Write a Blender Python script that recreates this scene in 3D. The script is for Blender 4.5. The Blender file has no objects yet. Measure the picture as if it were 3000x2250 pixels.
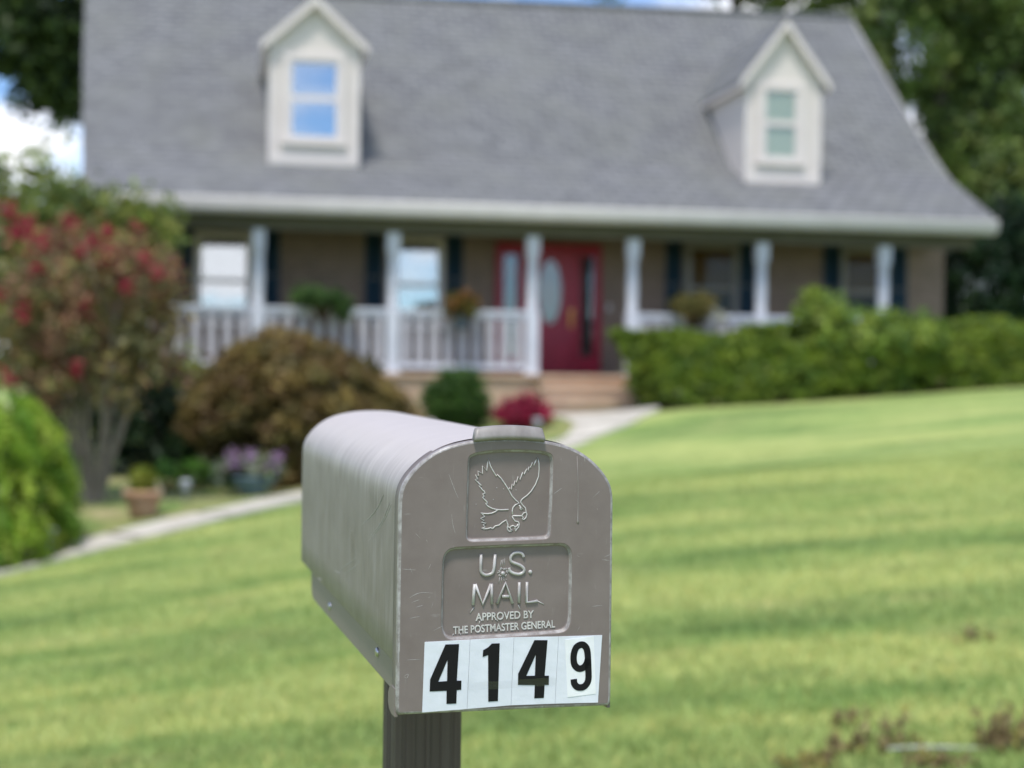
import bpy, bmesh, math, random
import numpy as np
from mathutils import Vector, Matrix

SC = bpy.context.scene
COL = SC.collection
EYE = 1.4
# ------------------------------------------------------------------ camera, world, sun, exposure
F = 4500.0
PITCH = math.atan(35.0 / F)
ROLL = 0.012
fwd = np.array([0, math.cos(PITCH), -math.sin(PITCH)])
up0 = np.array([0, math.sin(PITCH), math.cos(PITCH)])
rt0 = np.array([1.0, 0, 0])
rt = math.cos(ROLL) * rt0 + math.sin(ROLL) * up0
up = -math.sin(ROLL) * rt0 + math.cos(ROLL) * up0
cam_d = bpy.data.cameras.new('camera')
cam = bpy.data.objects.new('camera', cam_d)
COL.objects.link(cam)
cam.matrix_world = Matrix(((rt[0], up[0], -fwd[0], 0), (rt[1], up[1], -fwd[1], 0), (rt[2], up[2], -fwd[2], EYE), (0, 0, 0, 1)))
cam_d.sensor_fit = 'HORIZONTAL'
cam_d.sensor_width = 36.0
cam_d.lens = 36.0 * F / 3000.0
cam_d.clip_start = 0.05
cam_d.clip_end = 3000.0
cam_d.dof.use_dof = True
cam_d.dof.focus_distance = 1.325
cam_d.dof.aperture_fstop = 4.6
SC.camera = cam

SUN_EL = math.radians(66)
SUN_AZ = math.atan2(-0.25, -0.97)          # from +Y towards +X
W = bpy.data.worlds.new('World')
SC.world = W
W.use_nodes = True
nt = W.node_tree
for n in list(nt.nodes):
    nt.nodes.remove(n)
def wn(t, **k):
    n = nt.nodes.new(t)
    for a, b in k.items():
        setattr(n, a, b)
    return n
sky = wn('ShaderNodeTexSky', sky_type='NISHITA', sun_disc=False, sun_elevation=SUN_EL, sun_rotation=SUN_AZ)
sky.air_density = 0.8; sky.dust_density = 0.1; sky.ozone_density = 2.0
tc = wn('ShaderNodeTexCoord')
mp = wn('ShaderNodeMapping'); mp.inputs['Scale'].default_value = (1.0, 1.0, 2.2); mp.inputs['Location'].default_value = (0.35, 0.1, 0.0); mp.inputs['Rotation'].default_value = (0, 0, -0.39)
nz = wn('ShaderNodeTexNoise'); nz.inputs['Scale'].default_value = 3.6; nz.inputs['Detail'].default_value = 7.0; nz.inputs['Roughness'].default_value = 0.55
rp = wn('ShaderNodeValToRGB'); rp.color_ramp.elements[0].position = 0.49; rp.color_ramp.elements[1].position = 0.60
tn = wn('ShaderNodeMix', data_type='RGBA', blend_type='MULTIPLY'); tn.inputs[0].default_value = 1.0; tn.inputs[7].default_value = (0.74, 0.86, 1.0, 1)
mx = wn('ShaderNodeMix', data_type='RGBA')
mx.inputs[7].default_value = (7.2, 7.25, 7.6, 1)
bg = wn('ShaderNodeBackground'); bg.inputs['Strength'].default_value = 0.11
out = wn('ShaderNodeOutputWorld')
lk = nt.links.new
lk(tc.outputs['Generated'], mp.inputs['Vector']); lk(mp.outputs['Vector'], nz.inputs['Vector'])
lk(nz.outputs['Fac'], rp.inputs['Fac']); lk(rp.outputs['Color'], mx.inputs[0]); lk(sky.outputs['Color'], tn.inputs[6]); lk(tn.outputs[2], mx.inputs[6])
lk(mx.outputs[2], bg.inputs['Color']); lk(bg.outputs[0], out.inputs['Surface'])

sd = bpy.data.lights.new('sun', 'SUN'); sd.energy = 2.0; sd.angle = math.radians(10); sd.color = (1.0, 0.95, 0.87)
so = bpy.data.objects.new('sun', sd); COL.objects.link(so)
sdir = Vector((math.sin(SUN_AZ) * math.cos(SUN_EL), math.cos(SUN_AZ) * math.cos(SUN_EL), math.sin(SUN_EL)))
so.rotation_euler = sdir.to_track_quat('Z', 'Y').to_euler()
so.location = (0, 0, 30)
SC.view_settings.view_transform = 'Standard'
SC.view_settings.look = 'None'
SC.view_settings.exposure = 0.95
SC.view_settings.gamma = 1.0

RNG = np.random.default_rng(7)
random.seed(7)

# ------------------------------------------------------------------ helpers
def tag(o, label=None, cat=None, group=None, kind=None):
    if label: o['label'] = label
    if cat: o['category'] = cat
    if group: o['group'] = group
    if kind: o['kind'] = kind
    return o

def empty(name, loc=(0, 0, 0), rz=0.0):
    o = bpy.data.objects.new(name, None)
    COL.objects.link(o)
    o.location = loc; o.rotation_euler = (0, 0, rz); o.empty_display_size = 0.1
    return o

def link_mesh(name, me, mat, parent=None, loc=None):
    o = bpy.data.objects.new(name, me)
    COL.objects.link(o)
    if mat is not None and not me.materials:
        me.materials.append(mat)
    if parent is not None: o.parent = parent
    if loc is not None: o.location = loc
    return o

class MB:
    """collects shapes; build() links them as one mesh object"""
    def __init__(self):
        self.v = []; self.f = []; self.s = []
    def add(self, vs, fs, smooth=False):
        k = len(self.v)
        self.v.extend([tuple(map(float, p)) for p in vs])
        self.f.extend([tuple(i + k for i in f) for f in fs])
        self.s.extend([smooth] * len(fs))
        return self
    def box(self, x0, x1, y0, y1, z0, z1):
        vs = [(x0, y0, z0), (x1, y0, z0), (x1, y1, z0), (x0, y1, z0), (x0, y0, z1), (x1, y0, z1), (x1, y1, z1), (x0, y1, z1)]
        return self.add(vs, [(0, 3, 2, 1), (4, 5, 6, 7), (0, 1, 5, 4), (1, 2, 6, 5), (2, 3, 7, 6), (3, 0, 4, 7)])
    def tube(self, pts, radii, seg=8, caps=True, smooth=True):
        pts = [Vector(p) for p in pts]
        if not hasattr(radii, '__len__'): radii = [radii] * len(pts)
        vs = []; fs = []
        prev = None
        for i, p in enumerate(pts):
            t = (pts[min(i + 1, len(pts) - 1)] - pts[max(i - 1, 0)])
            if t.length < 1e-9: t = Vector((0, 0, 1))
            t.normalize()
            if prev is None:
                a = Vector((0, 1, 0)) if abs(t.y) < 0.9 else Vector((1, 0, 0))
                u = t.cross(a).normalized()
            else:
                u = (prev - t * prev.dot(t))
                u = u.normalized() if u.length > 1e-6 else t.orthogonal().normalized()
            prev = u
            w = t.cross(u)
            for k in range(seg):
                an = 2 * math.pi * k / seg
                vs.append(p + (u * math.cos(an) + w * math.sin(an)) * radii[i])
        for i in range(len(pts) - 1):
            for k in range(seg):
                a = i * seg + k; b = i * seg + (k + 1) % seg
                fs.append((a, b, b + seg, a + seg))
        if caps:
            fs.append(tuple(range(seg))[::-1]); fs.append(tuple((len(pts) - 1) * seg + k for k in range(seg)))
        return self.add(vs, fs, smooth)
    def lathe(self, prof, seg=20, cx=0, cy=0, smooth=True, cap=True):
        vs = []; fs = []
        for r, z in prof:
            for k in range(seg):
                a = 2 * math.pi * k / seg
                vs.append((cx + r * math.cos(a), cy + r * math.sin(a), z))
        for i in range(len(prof) - 1):
            for k in range(seg):
                a = i * seg + k; b = i * seg + (k + 1) % seg
                fs.append((a, b, b + seg, a + seg))
        self.add(vs, fs, smooth)
        if cap:
            self.add(vs[:seg], [tuple(range(seg))[::-1]]); self.add(vs[-seg:], [tuple(range(seg))])
        return self
    def prism(self, poly, y0, y1):
        """polygon in (x,z), extruded along y"""
        n = len(poly)
        vs = [(x, y0, z) for x, z in poly] + [(x, y1, z) for x, z in poly]
        fs = [tuple(range(n)), tuple(range(2 * n - 1, n - 1, -1))] + [(i, i + n, (i + 1) % n + n, (i + 1) % n) for i in range(n)]
        return self.add(vs, fs)
    def build(self, name, mat, parent=None, loc=None, bevel=0.0):
        me = bpy.data.meshes.new(name)
        me.from_pydata(self.v, [], self.f)
        me.polygons.foreach_set('use_smooth', self.s)
        me.update()
        bm = bmesh.new(); bm.from_mesh(me)
        bmesh.ops.recalc_face_normals(bm, faces=bm.faces)
        if bevel:
            es = [e for e in bm.edges if len(e.link_faces) == 2 and e.calc_face_angle(0) > 0.6]
            bmesh.ops.bevel(bm, geom=es, offset=bevel, segments=2, profile=0.6, affect='EDGES')
        bm.to_mesh(me); bm.free()
        return link_mesh(name, me, mat, parent, loc)

def copy_tree(o, parent=None):
    c = o.copy(); COL.objects.link(c); c.parent = parent
    for ch in list(o.children): copy_tree(ch, c)
    return c

# ------------------------------------------------------------------ materials
def new_mat(name):
    m = bpy.data.materials.new(name); m.use_nodes = True
    t = m.node_tree
    b = t.nodes['Principled BSDF']
    return m, t, b
def nd(t, typ, **k):
    n = t.nodes.new(typ)
    for a, b in k.items(): setattr(n, a, b)
    return n
def noise(t, vec, scale, detail=4, rough=0.55):
    n = nd(t, 'ShaderNodeTexNoise'); n.inputs['Scale'].default_value = scale; n.inputs['Detail'].default_value = detail; n.inputs['Roughness'].default_value = rough
    if vec is not None: t.links.new(vec, n.inputs['Vector'])
    return n.outputs['Fac']
def ramp(t, fac, stops):
    r = nd(t, 'ShaderNodeValToRGB')
    e = r.color_ramp.elements
    while len(e) < len(stops): e.new(0.5)
    for i, (p, c) in enumerate(stops):
        e[i].position = p; e[i].color = (*c, 1) if len(c) == 3 else c
    t.links.new(fac, r.inputs['Fac'])
    return r.outputs['Color']
def mixc(t, fac, a, b, mode='MIX'):
    m = nd(t, 'ShaderNodeMix', data_type='RGBA', blend_type=mode)
    for sock, v in ((0, fac), (6, a), (7, b)):
        if isinstance(v, (int, float)): m.inputs[sock].default_value = v
        elif isinstance(v, tuple): m.inputs[sock].default_value = (*v, 1)
        else: t.links.new(v, m.inputs[sock])
    return m.outputs[2]
def mapped(t, scale=(1, 1, 1), kind='Object', rot=(0, 0, 0)):
    c = nd(t, 'ShaderNodeTexCoord'); m = nd(t, 'ShaderNodeMapping')
    m.inputs['Scale'].default_value = scale; m.inputs['Rotation'].default_value = rot
    t.links.new(c.outputs[kind], m.inputs['Vector'])
    return m.outputs['Vector']
def bump(t, b, h, strength=0.3, dist=0.01):
    n = nd(t, 'ShaderNodeBump'); n.inputs['Strength'].default_value = strength; n.inputs['Distance'].default_value = dist
    t.links.new(h, n.inputs['Height']); t.links.new(n.outputs[0], b.inputs['Normal'])
def varied(name, c0, c1, scale=6, rough=0.6, spec=0.4, bstr=0.15, stretch=(1, 1, 1), bdist=0.01):
    m, t, b = new_mat(name)
    v = mapped(t, stretch)
    f = noise(t, v, scale, 6)
    t.links.new(ramp(t, f, [(0.3, c0), (0.7, c1)]), b.inputs['Base Color'])
    b.inputs['Roughness'].default_value = rough; b.inputs['Specular IOR Level'].default_value = spec
    if bstr: bump(t, b, noise(t, v, scale * 6, 5), bstr, bdist)
    return m

M = {}
# painted wood, soffits, fabric of the house
M['white_paint'] = varied('white_paint', (0.56, 0.58, 0.645), (0.65, 0.67, 0.73), 3, 0.5, 0.4, 0.05)
M['cream_siding'], t_, b_ = new_mat('cream_siding')
v_ = mapped(t_)
sx_ = nd(t_, 'ShaderNodeSeparateXYZ'); t_.links.new(v_, sx_.inputs[0])
mm_ = nd(t_, 'ShaderNodeMath', operation='MULTIPLY'); mm_.inputs[1].default_value = 9.0; t_.links.new(sx_.outputs[2], mm_.inputs[0])
fr_ = nd(t_, 'ShaderNodeMath', operation='FRACT'); t_.links.new(mm_.outputs[0], fr_.inputs[0])
t_.links.new(mixc(t_, noise(t_, v_, 2.5, 5), (0.65, 0.585, 0.555), (0.715, 0.655, 0.62)), b_.inputs['Base Color'])
b_.inputs['Roughness'].default_value = 0.55
bump(t_, b_, fr_.outputs[0], 0.35, 0.012)
M['trim_paint'] = varied('trim_paint', (0.65, 0.585, 0.565), (0.715, 0.655, 0.63), 3, 0.5, 0.4, 0.05)
M['gutter_paint'] = varied('gutter_paint', (0.56, 0.53, 0.51), (0.63, 0.60, 0.58), 2, 0.45, 0.4, 0.05)
M['shaded_frame'] = varied('shaded_frame', (0.26, 0.245, 0.22), (0.32, 0.30, 0.275), 3, 0.6, 0.3, 0.05)  # darker copy of the pale window trim; porch shade put into the colour
M['shaded_baluster'] = varied('shaded_baluster', (0.40, 0.39, 0.425), (0.48, 0.47, 0.50), 3, 0.6, 0.3, 0.05)  # darker than the rails: the shadow on the balusters is painted in
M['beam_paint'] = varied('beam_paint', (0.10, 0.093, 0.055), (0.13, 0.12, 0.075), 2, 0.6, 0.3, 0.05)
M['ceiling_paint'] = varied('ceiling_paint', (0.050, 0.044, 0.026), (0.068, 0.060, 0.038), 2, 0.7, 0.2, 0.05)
M['navy_shutter'] = varied('navy_shutter', (0.009, 0.034, 0.060), (0.014, 0.046, 0.078), 4, 0.5, 0.4, 0.1)
M['red_paint'] = varied('red_paint', (0.31, 0.007, 0.032), (0.38, 0.011, 0.041), 3, 0.35, 0.5, 0.05)
M['brass'] = varied('brass', (0.55, 0.26, 0.07), (0.65, 0.33, 0.10), 20, 0.3, 0.5, 0.05)
M['brass'].node_tree.nodes['Principled BSDF'].inputs['Metallic'].default_value = 0.8
M['blind'] = varied('blind', (0.34, 0.19, 0.055), (0.42, 0.24, 0.08), 3, 0.8, 0.2, 0.1, (1, 1, 12))
M['pale_blind'] = varied('pale_blind', (0.46, 0.49, 0.44), (0.54, 0.57, 0.52), 3, 0.8, 0.2, 0.1, (1, 1, 12))
M['dark_room'] = varied('dark_room', (0.010, 0.011, 0.011), (0.02, 0.02, 0.018), 3, 0.9, 0.1, 0.0)

def brick(name, c1, c2, mortar, scale=1.0):
    m, t, b = new_mat(name)
    c = nd(t, 'ShaderNodeTexCoord')
    s = nd(t, 'ShaderNodeSeparateXYZ'); t.links.new(c.outputs['Object'], s.inputs[0])
    a = nd(t, 'ShaderNodeMath', operation='ADD'); t.links.new(s.outputs[0], a.inputs[0]); t.links.new(s.outputs[1], a.inputs[1])
    cb = nd(t, 'ShaderNodeCombineXYZ'); t.links.new(a.outputs[0], cb.inputs[0]); t.links.new(s.outputs[2], cb.inputs[1])
    br = nd(t, 'ShaderNodeTexBrick')
    br.inputs['Scale'].default_value = scale
    br.inputs['Brick Width'].default_value = 0.21; br.inputs['Row Height'].default_value = 0.075; br.inputs['Mortar Size'].default_value = 0.010
    br.inputs['Color1'].default_value = (*c1, 1); br.inputs['Color2'].default_value = (*c2, 1); br.inputs['Mortar'].default_value = (*mortar, 1)
    t.links.new(cb.outputs[0], br.inputs['Vector'])
    nz = noise(t, c.outputs['Object'], 3.0, 5)
    t.links.new(mixc(t, 0.35, br.outputs['Color'], ramp(t, nz, [(0.3, (0.35, 0.35, 0.35)), (0.7, (0.8, 0.8, 0.8))]), 'MULTIPLY'), b.inputs['Base Color'])
    b.inputs['Roughness'].default_value = 0.85
    bump(t, b, br.outputs['Fac'], -0.4, 0.006)
    return m
M['brick'] = brick('house_brick', (0.235, 0.160, 0.118), (0.30, 0.21, 0.158), (0.31, 0.25, 0.205))
M['step_brick'] = brick('step_brick', (0.56, 0.36, 0.235), (0.66, 0.45, 0.30), (0.60, 0.50, 0.40))

# roof shingles: courses along the slope with per-tab tone
m, t, b = new_mat('roof_shingle')
c = nd(t, 'ShaderNodeTexCoord'); s = nd(t, 'ShaderNodeSeparateXYZ'); t.links.new(c.outputs['Object'], s.inputs[0])
cb = nd(t, 'ShaderNodeCombineXYZ')
a = nd(t, 'ShaderNodeMath', operation='MULTIPLY'); a.inputs[1].default_value = 1.5; t.links.new(s.outputs[2], a.inputs[0])
t.links.new(s.outputs[0], cb.inputs[0]); t.links.new(a.outputs[0], cb.inputs[1])
br = nd(t, 'ShaderNodeTexBrick'); br.inputs['Scale'].default_value = 1.0
br.inputs['Brick Width'].default_value = 0.33; br.inputs['Row Height'].default_value = 0.17; br.inputs['Mortar Size'].default_value = 0.02
br.inputs['Color1'].default_value = (0.170, 0.174, 0.182, 1); br.inputs['Color2'].default_value = (0.212, 0.217, 0.226, 1); br.inputs['Mortar'].default_value = (0.070, 0.073, 0.079, 1)
t.links.new(cb.outputs[0], br.inputs['Vector'])
n1 = noise(t, c.outputs['Object'], 1.1, 5)
n2 = noise(t, c.outputs['Object'], 60, 3)
k1 = mixc(t, ramp(t, n1, [(0.42, (0, 0, 0)), (0.72, (0.6, 0.6, 0.6))]), br.outputs['Color'], (0.178, 0.184, 0.172))
n3 = noise(t, c.outputs['Object'], 2.6, 6, 0.65)
k1 = mixc(t, 0.8, k1, ramp(t, n3, [(0.30, (0.74, 0.74, 0.75)), (0.5, (1, 1, 1)), (0.70, (1.22, 1.22, 1.2))]), 'MULTIPLY')
k2 = mixc(t, 0.5, k1, ramp(t, n2, [(0.2, (0.6, 0.6, 0.6)), (0.8, (1, 1, 1))]), 'MULTIPLY')
t.links.new(k2, b.inputs['Base Color']); b.inputs['Roughness'].default_value = 0.8; b.inputs['Specular IOR Level'].default_value = 0.35
bump(t, b, n2, 0.4, 0.01)
M['shingle'] = m

def glass(name, refl, tint):
    m = bpy.data.materials.new(name); m.use_nodes = True; t = m.node_tree
    for n in list(t.nodes): t.nodes.remove(n)
    o = nd(t, 'ShaderNodeOutputMaterial'); g = nd(t, 'ShaderNodeBsdfGlossy'); g.inputs['Roughness'].default_value = 0.01; g.inputs['Color'].default_value = (0.95, 0.97, 1, 1)
    tr = nd(t, 'ShaderNodeBsdfTransparent'); tr.inputs['Color'].default_value = (*tint, 1)
    mx = nd(t, 'ShaderNodeMixShader'); mx.inputs[0].default_value = refl
    t.links.new(tr.outputs[0], mx.inputs[1]); t.links.new(g.outputs[0], mx.inputs[2]); t.links.new(mx.outputs[0], o.inputs[0])
    v = mapped(t); n = noise(t, v, 1.5, 2)
    bp = nd(t, 'ShaderNodeBump'); bp.inputs['Strength'].default_value = 0.05; bp.inputs['Distance'].default_value = 0.02
    t.links.new(n, bp.inputs['Height']); t.links.new(bp.outputs[0], g.inputs['Normal'])
    return m
M['coated_glass'] = glass('coated_glass', 0.40, (0.8, 0.85, 0.85))
M['clear_glass'] = glass('clear_glass', 0.05, (0.9, 0.92, 0.89))
M['dim_glass'] = glass('dim_glass', 0.015, (0.7, 0.7, 0.68))  # sky reflection weakened by hand, in place of dark trees mirrored there
M['leaded_glass'] = glass('leaded_glass', 0.12, (0.55, 0.6, 0.6))
M['tape'] = glass('tape', 0.045, (0.97, 0.97, 0.98))
for n_ in M['tape'].node_tree.nodes:
    if n_.type == 'BSDF_GLOSSY': n_.inputs['Roughness'].default_value = 0.22
M['leaded_back'] = varied('leaded_back', (0.10, 0.15, 0.14), (0.28, 0.30, 0.28), 14, 0.6, 0.4, 0.1)

# mailbox plastic: chalky weathered shell, cleaner brown-grey door
m, t, b = new_mat('weathered_plastic')
uvn = nd(t, 'ShaderNodeUVMap'); 
mp1 = nd(t, 'ShaderNodeMapping'); mp1.inputs['Scale'].default_value = (9, 330, 1); t.links.new(uvn.outputs[0], mp1.inputs[0])
mp2 = nd(t, 'ShaderNodeMapping'); mp2.inputs['Scale'].default_value = (18, 24, 1); t.links.new(uvn.outputs[0], mp2.inputs[0])
mp3 = nd(t, 'ShaderNodeMapping'); mp3.inputs['Scale'].default_value = (3.5, 110, 1); t.links.new(uvn.outputs[0], mp3.inputs[0])
st = noise(t, mp1.outputs[0], 1.0, 5, 0.65); bl = noise(t, mp2.outputs[0], 1.0, 6, 0.6); st2 = noise(t, mp3.outputs[0], 1.0, 4, 0.6)
base = mixc(t, ramp(t, bl, [(0.3, (0, 0, 0)), (0.75, (1, 1, 1))]), (0.165, 0.140, 0.130), (0.250, 0.220, 0.210))
k = mixc(t, ramp(t, st, [(0.50, (0, 0, 0)), (0.76, (0.85, 0.85, 0.85))]), base, (0.41, 0.385, 0.375))
k = mixc(t, ramp(t, st2, [(0.60, (0, 0, 0)), (0.85, (0.5, 0.5, 0.5))]), k, (0.47, 0.45, 0.44))
# lighter past the left shoulder: real chalking plus top light put into the colour
sp = nd(t, 'ShaderNodeSeparateXYZ'); t.links.new(uvn.outputs[0], sp.inputs[0])
add = nd(t, 'ShaderNodeMath', operation='MULTIPLY_ADD'); add.inputs[1].default_value = 0.05; t.links.new(st2, add.inputs[0]); t.links.new(sp.outputs[0], add.inputs[2])
chalk_light = ramp(t, add.outputs[0], [(0.0, (0, 0, 0)), (0.160, (0, 0, 0)), (0.205, (1, 1, 1)), (1.0, (1, 1, 1))])
k = mixc(t, chalk_light, k, mixc(t, 0.64, k, (0.655, 0.605, 0.590)))
t.links.new(k, b.inputs['Base Color'])
t.links.new(ramp(t, st, [(0.3, (0.38, 0.38, 0.38)), (0.7, (0.58, 0.58, 0.58))]), b.inputs['Roughness'])
b.inputs['Specular IOR Level'].default_value = 0.28
bump(t, b, st, 0.16, 0.0008)
M['shell'] = m

m, t, b = new_mat('door_plastic')
v = mapped(t)
v2 = mapped(t, (1, 1, 0.18), 'Object', (0, 0.12, 0))
f1 = noise(t, v, 26, 6, 0.6); f2 = noise(t, v2, 240, 4, 0.7); f3 = noise(t, v, 190, 3, 0.6)
f4 = noise(t, mapped(t, (0.25, 1, 1), 'Object', (0, 0.3, 0)), 150, 3, 0.6)
k = mixc(t, ramp(t, f1, [(0.3, (0, 0, 0)), (0.75, (1, 1, 1))]), (0.170, 0.138, 0.128), (0.212, 0.177, 0.166))
k = mixc(t, ramp(t, f2, [(0.62, (0, 0, 0)), (0.86, (0.5, 0.5, 0.5))]), k, (0.36, 0.35, 0.345))
k = mixc(t, ramp(t, f4, [(0.70, (0, 0, 0)), (0.84, (0.5, 0.5, 0.5))]), k, (0.42, 0.41, 0.41))
k = mixc(t, ramp(t, f3, [(0.745, (0, 0, 0)), (0.80, (0.6, 0.6, 0.6))]), k, (0.5, 0.49, 0.48))
t.links.new(k, b.inputs['Base Color']); b.inputs['Roughness'].default_value = 0.55; b.inputs['Specular IOR Level'].default_value = 0.28
bump(t, b, f2, 0.05, 0.0005)
M['door_plastic'] = m
m, t, b = new_mat('scuffed_lit_edge')  # real scuffs plus rim highlights painted lighter on bevels and recess walls
v = mapped(t); f1 = noise(t, v, 90, 5, 0.7); f2 = noise(t, mapped(t, (1, 1, 0.12)), 260, 4, 0.7)
k = mixc(t, ramp(t, f1, [(0.42, (0, 0, 0)), (0.68, (1, 1, 1))]), (0.21, 0.19, 0.185), (0.40, 0.385, 0.385))
k = mixc(t, ramp(t, f2, [(0.58, (0, 0, 0)), (0.78, (0.7, 0.7, 0.7))]), k, (0.56, 0.56, 0.58))
t.links.new(k, b.inputs['Base Color']); b.inputs['Roughness'].default_value = 0.4
M['scuffed_lit_edge'] = m
M['tab_plastic'] = varied('tab_plastic', (0.185, 0.165, 0.155), (0.285, 0.265, 0.255), 60, 0.42, 0.5, 0.1, (1, 1, 0.3), 0.0005)
M['scuff'] = varied('scuff', (0.24, 0.22, 0.215), (0.42, 0.40, 0.395), 300, 0.6, 0.2, 0.0)
M['drip'] = varied('drip', (0.22, 0.195, 0.185), (0.27, 0.245, 0.235), 120, 0.35, 0.4, 0.0)
M['lit_ridge'] = varied('lit_ridge', (0.46, 0.44, 0.43), (0.62, 0.60, 0.59), 120, 0.42, 0.5, 0.1)  # ridges coloured lighter: the light their edges catch is painted in
M['lit_letter_plastic'] = varied('lit_letter_plastic', (0.30, 0.28, 0.275), (0.50, 0.485, 0.485), 90, 0.33, 0.6, 0.1, bdist=0.0005)  # paler than the door: bright stroke highlights put into the colour
M['post_plastic'] = varied('post_plastic', (0.082, 0.064, 0.057), (0.120, 0.098, 0.089), 30, 0.6, 0.2, 0.15, (3, 3, 0.08), 0.001)
M['steel_screw'] = varied('steel_screw', (0.30, 0.30, 0.33), (0.5, 0.5, 0.52), 200, 0.3, 0.5, 0.0)
M['steel_screw'].node_tree.nodes['Principled BSDF'].inputs['Metallic'].default_value = 1.0
M['vinyl_white'] = varied('vinyl_white', (0.63, 0.65, 0.73), (0.70, 0.72, 0.795), 22, 0.30, 0.5, 0.10, bdist=0.003)
M['paper_white'] = varied('paper_white', (0.74, 0.75, 0.79), (0.80, 0.81, 0.84), 22, 0.35, 0.5, 0.06, bdist=0.002)
M['black_print'] = varied('black_print', (0.009, 0.008, 0.010), (0.012, 0.011, 0.013), 30, 0.42, 0.16, 0.05, bdist=0.002)

M['terracotta'] = varied('terracotta', (0.36, 0.20, 0.12), (0.50, 0.32, 0.22), 9, 0.85, 0.2, 0.3)
M['blue_glaze'] = varied('blue_glaze', (0.06, 0.10, 0.15), (0.16, 0.24, 0.32), 7, 0.35, 0.5, 0.1)
M['brown_pot'] = varied('brown_pot', (0.035, 0.022, 0.014), (0.06, 0.04, 0.025), 12, 0.8, 0.2, 0.3)
M['slate_pot'] = varied('slate_pot', (0.09, 0.12, 0.17), (0.13, 0.165, 0.22), 8, 0.6, 0.3, 0.1)
M['stone'] = varied('pale_stone', (0.42, 0.40, 0.38), (0.66, 0.64, 0.62), 6, 0.9, 0.2, 0.5, bdist=0.03)
M['bark'] = varied('pale_bark', (0.17, 0.145, 0.112), (0.31, 0.265, 0.21), 9, 0.85, 0.2, 0.4, (3, 3, 0.6), 0.02)
M['dark_bark'] = varied('dark_bark', (0.05, 0.04, 0.03), (0.11, 0.09, 0.07), 6, 0.9, 0.2, 0.5, (3, 3, 0.5), 0.05)
M['dry_stem'] = varied('dry_stem', (0.14, 0.095, 0.05), (0.25, 0.18, 0.10), 30, 0.9, 0.1, 0.2)
M['soil'] = varied('soil', (0.03, 0.022, 0.015), (0.07, 0.05, 0.035), 25, 0.95, 0.1, 0.5)
M['concrete'] = varied('concrete', (0.44, 0.41, 0.355), (0.56, 0.53, 0.47), 3.5, 0.85, 0.25, 0.25)
M['lamp_metal'] = varied('lamp_metal', (0.34, 0.36, 0.38), (0.46, 0.47, 0.49), 20, 0.3, 0.5, 0.0)
M['hose'] = varied('hose', (0.36, 0.38, 0.34), (0.46, 0.47, 0.43), 20, 0.5, 0.4, 0.1)

# foliage: colour comes from a per-leaf colour attribute
def leaf_mat(name, transl=0.4, rough=0.55):
    m = bpy.data.materials.new(name); m.use_nodes = True; t = m.node_tree
    b = t.nodes['Principled BSDF']; o = t.nodes['Material Output']
    a = nd(t, 'ShaderNodeAttribute', attribute_name='leaf_colour')
    t.links.new(a.outputs['Color'], b.inputs['Base Color']); b.inputs['Roughness'].default_value = rough; b.inputs['Specular IOR Level'].default_value = 0.35
    tr = nd(t, 'ShaderNodeBsdfTranslucent'); t.links.new(a.outputs['Color'], tr.inputs['Color'])
    mx = nd(t, 'ShaderNodeMixShader'); mx.inputs[0].default_value = transl
    t.links.new(b.outputs[0], mx.inputs[1]); t.links.new(tr.outputs[0], mx.inputs[2]); t.links.new(mx.outputs[0], o.inputs[0])
    return m
M['leaf'] = leaf_mat('leaf')
M['petal'] = leaf_mat('petal', 0.4, 0.6)

# lawn colour: mowing stripes and patches tied to the ground plane
def lawn_mat(name, blades):
    m = bpy.data.materials.new(name); m.use_nodes = True; t = m.node_tree; b = t.nodes['Principled BSDF']
    g = nd(t, 'ShaderNodeNewGeometry')
    def mpv(scale, rot=-0.24):
        q = nd(t, 'ShaderNodeMapping'); q.inputs['Rotation'].default_value = (0, 0, rot); q.inputs['Scale'].default_value = scale
        t.links.new(g.outputs['Position'], q.inputs['Vector']); return q.outputs[0]
    stripes = noise(t, mpv((0.26, 1.1, 0), -0.80), 1.0, 5, 0.62)
    patches = noise(t, mpv((0.5, 1.1, 0), -0.1), 1.0, 6, 0.62)
    fine = noise(t, mpv((3.2, 5.5, 0), 0.2), 1.0, 5, 0.65)
    dry = noise(t, mpv((0.9, 1.9, 0), 0.1), 1.0, 6, 0.6)
    k = ramp(t, stripes, [(0.37, (0.108, 0.198, 0.054)), (0.465, (0.214, 0.318, 0.092)), (0.565, (0.385, 0.445, 0.150))])
    k = mixc(t, ramp(t, patches, [(0.34, (0, 0, 0)), (0.70, (0.7, 0.7, 0.7))]), k, (0.33, 0.395, 0.14))
    k = mixc(t, ramp(t, dry, [(0.55, (0, 0, 0)), (0.78, (0.75, 0.75, 0.75))]), k, (0.41, 0.40, 0.175))
    k = mixc(t, 0.75, k, ramp(t, fine, [(0.25, (0.70, 0.76, 0.64)), (0.72, (1.25, 1.2, 1.2))]), 'MULTIPLY')
    flecks = noise(t, mpv((11, 15, 0), 0.4), 1.0, 5, 0.7)
    k = mixc(t, 0.7, k, ramp(t, flecks, [(0.30, (0.62, 0.72, 0.60)), (0.50, (1, 1, 1)), (0.70, (1.3, 1.2, 1.25))]), 'MULTIPLY')
    if blades:
        a = nd(t, 'ShaderNodeAttribute', attribute_name='leaf_colour')
        k = mixc(t, 1.0, k, a.outputs['Color'], 'MULTIPLY')
    t.links.new(k, b.inputs['Base Color']); b.inputs['Roughness'].default_value = 0.75; b.inputs['Specular IOR Level'].default_value = 0.2
    if not blades:
        bump(t, b, noise(t, mpv((40, 60, 0)), 1.0, 4, 0.7), 0.6, 0.03)
    return m
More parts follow.
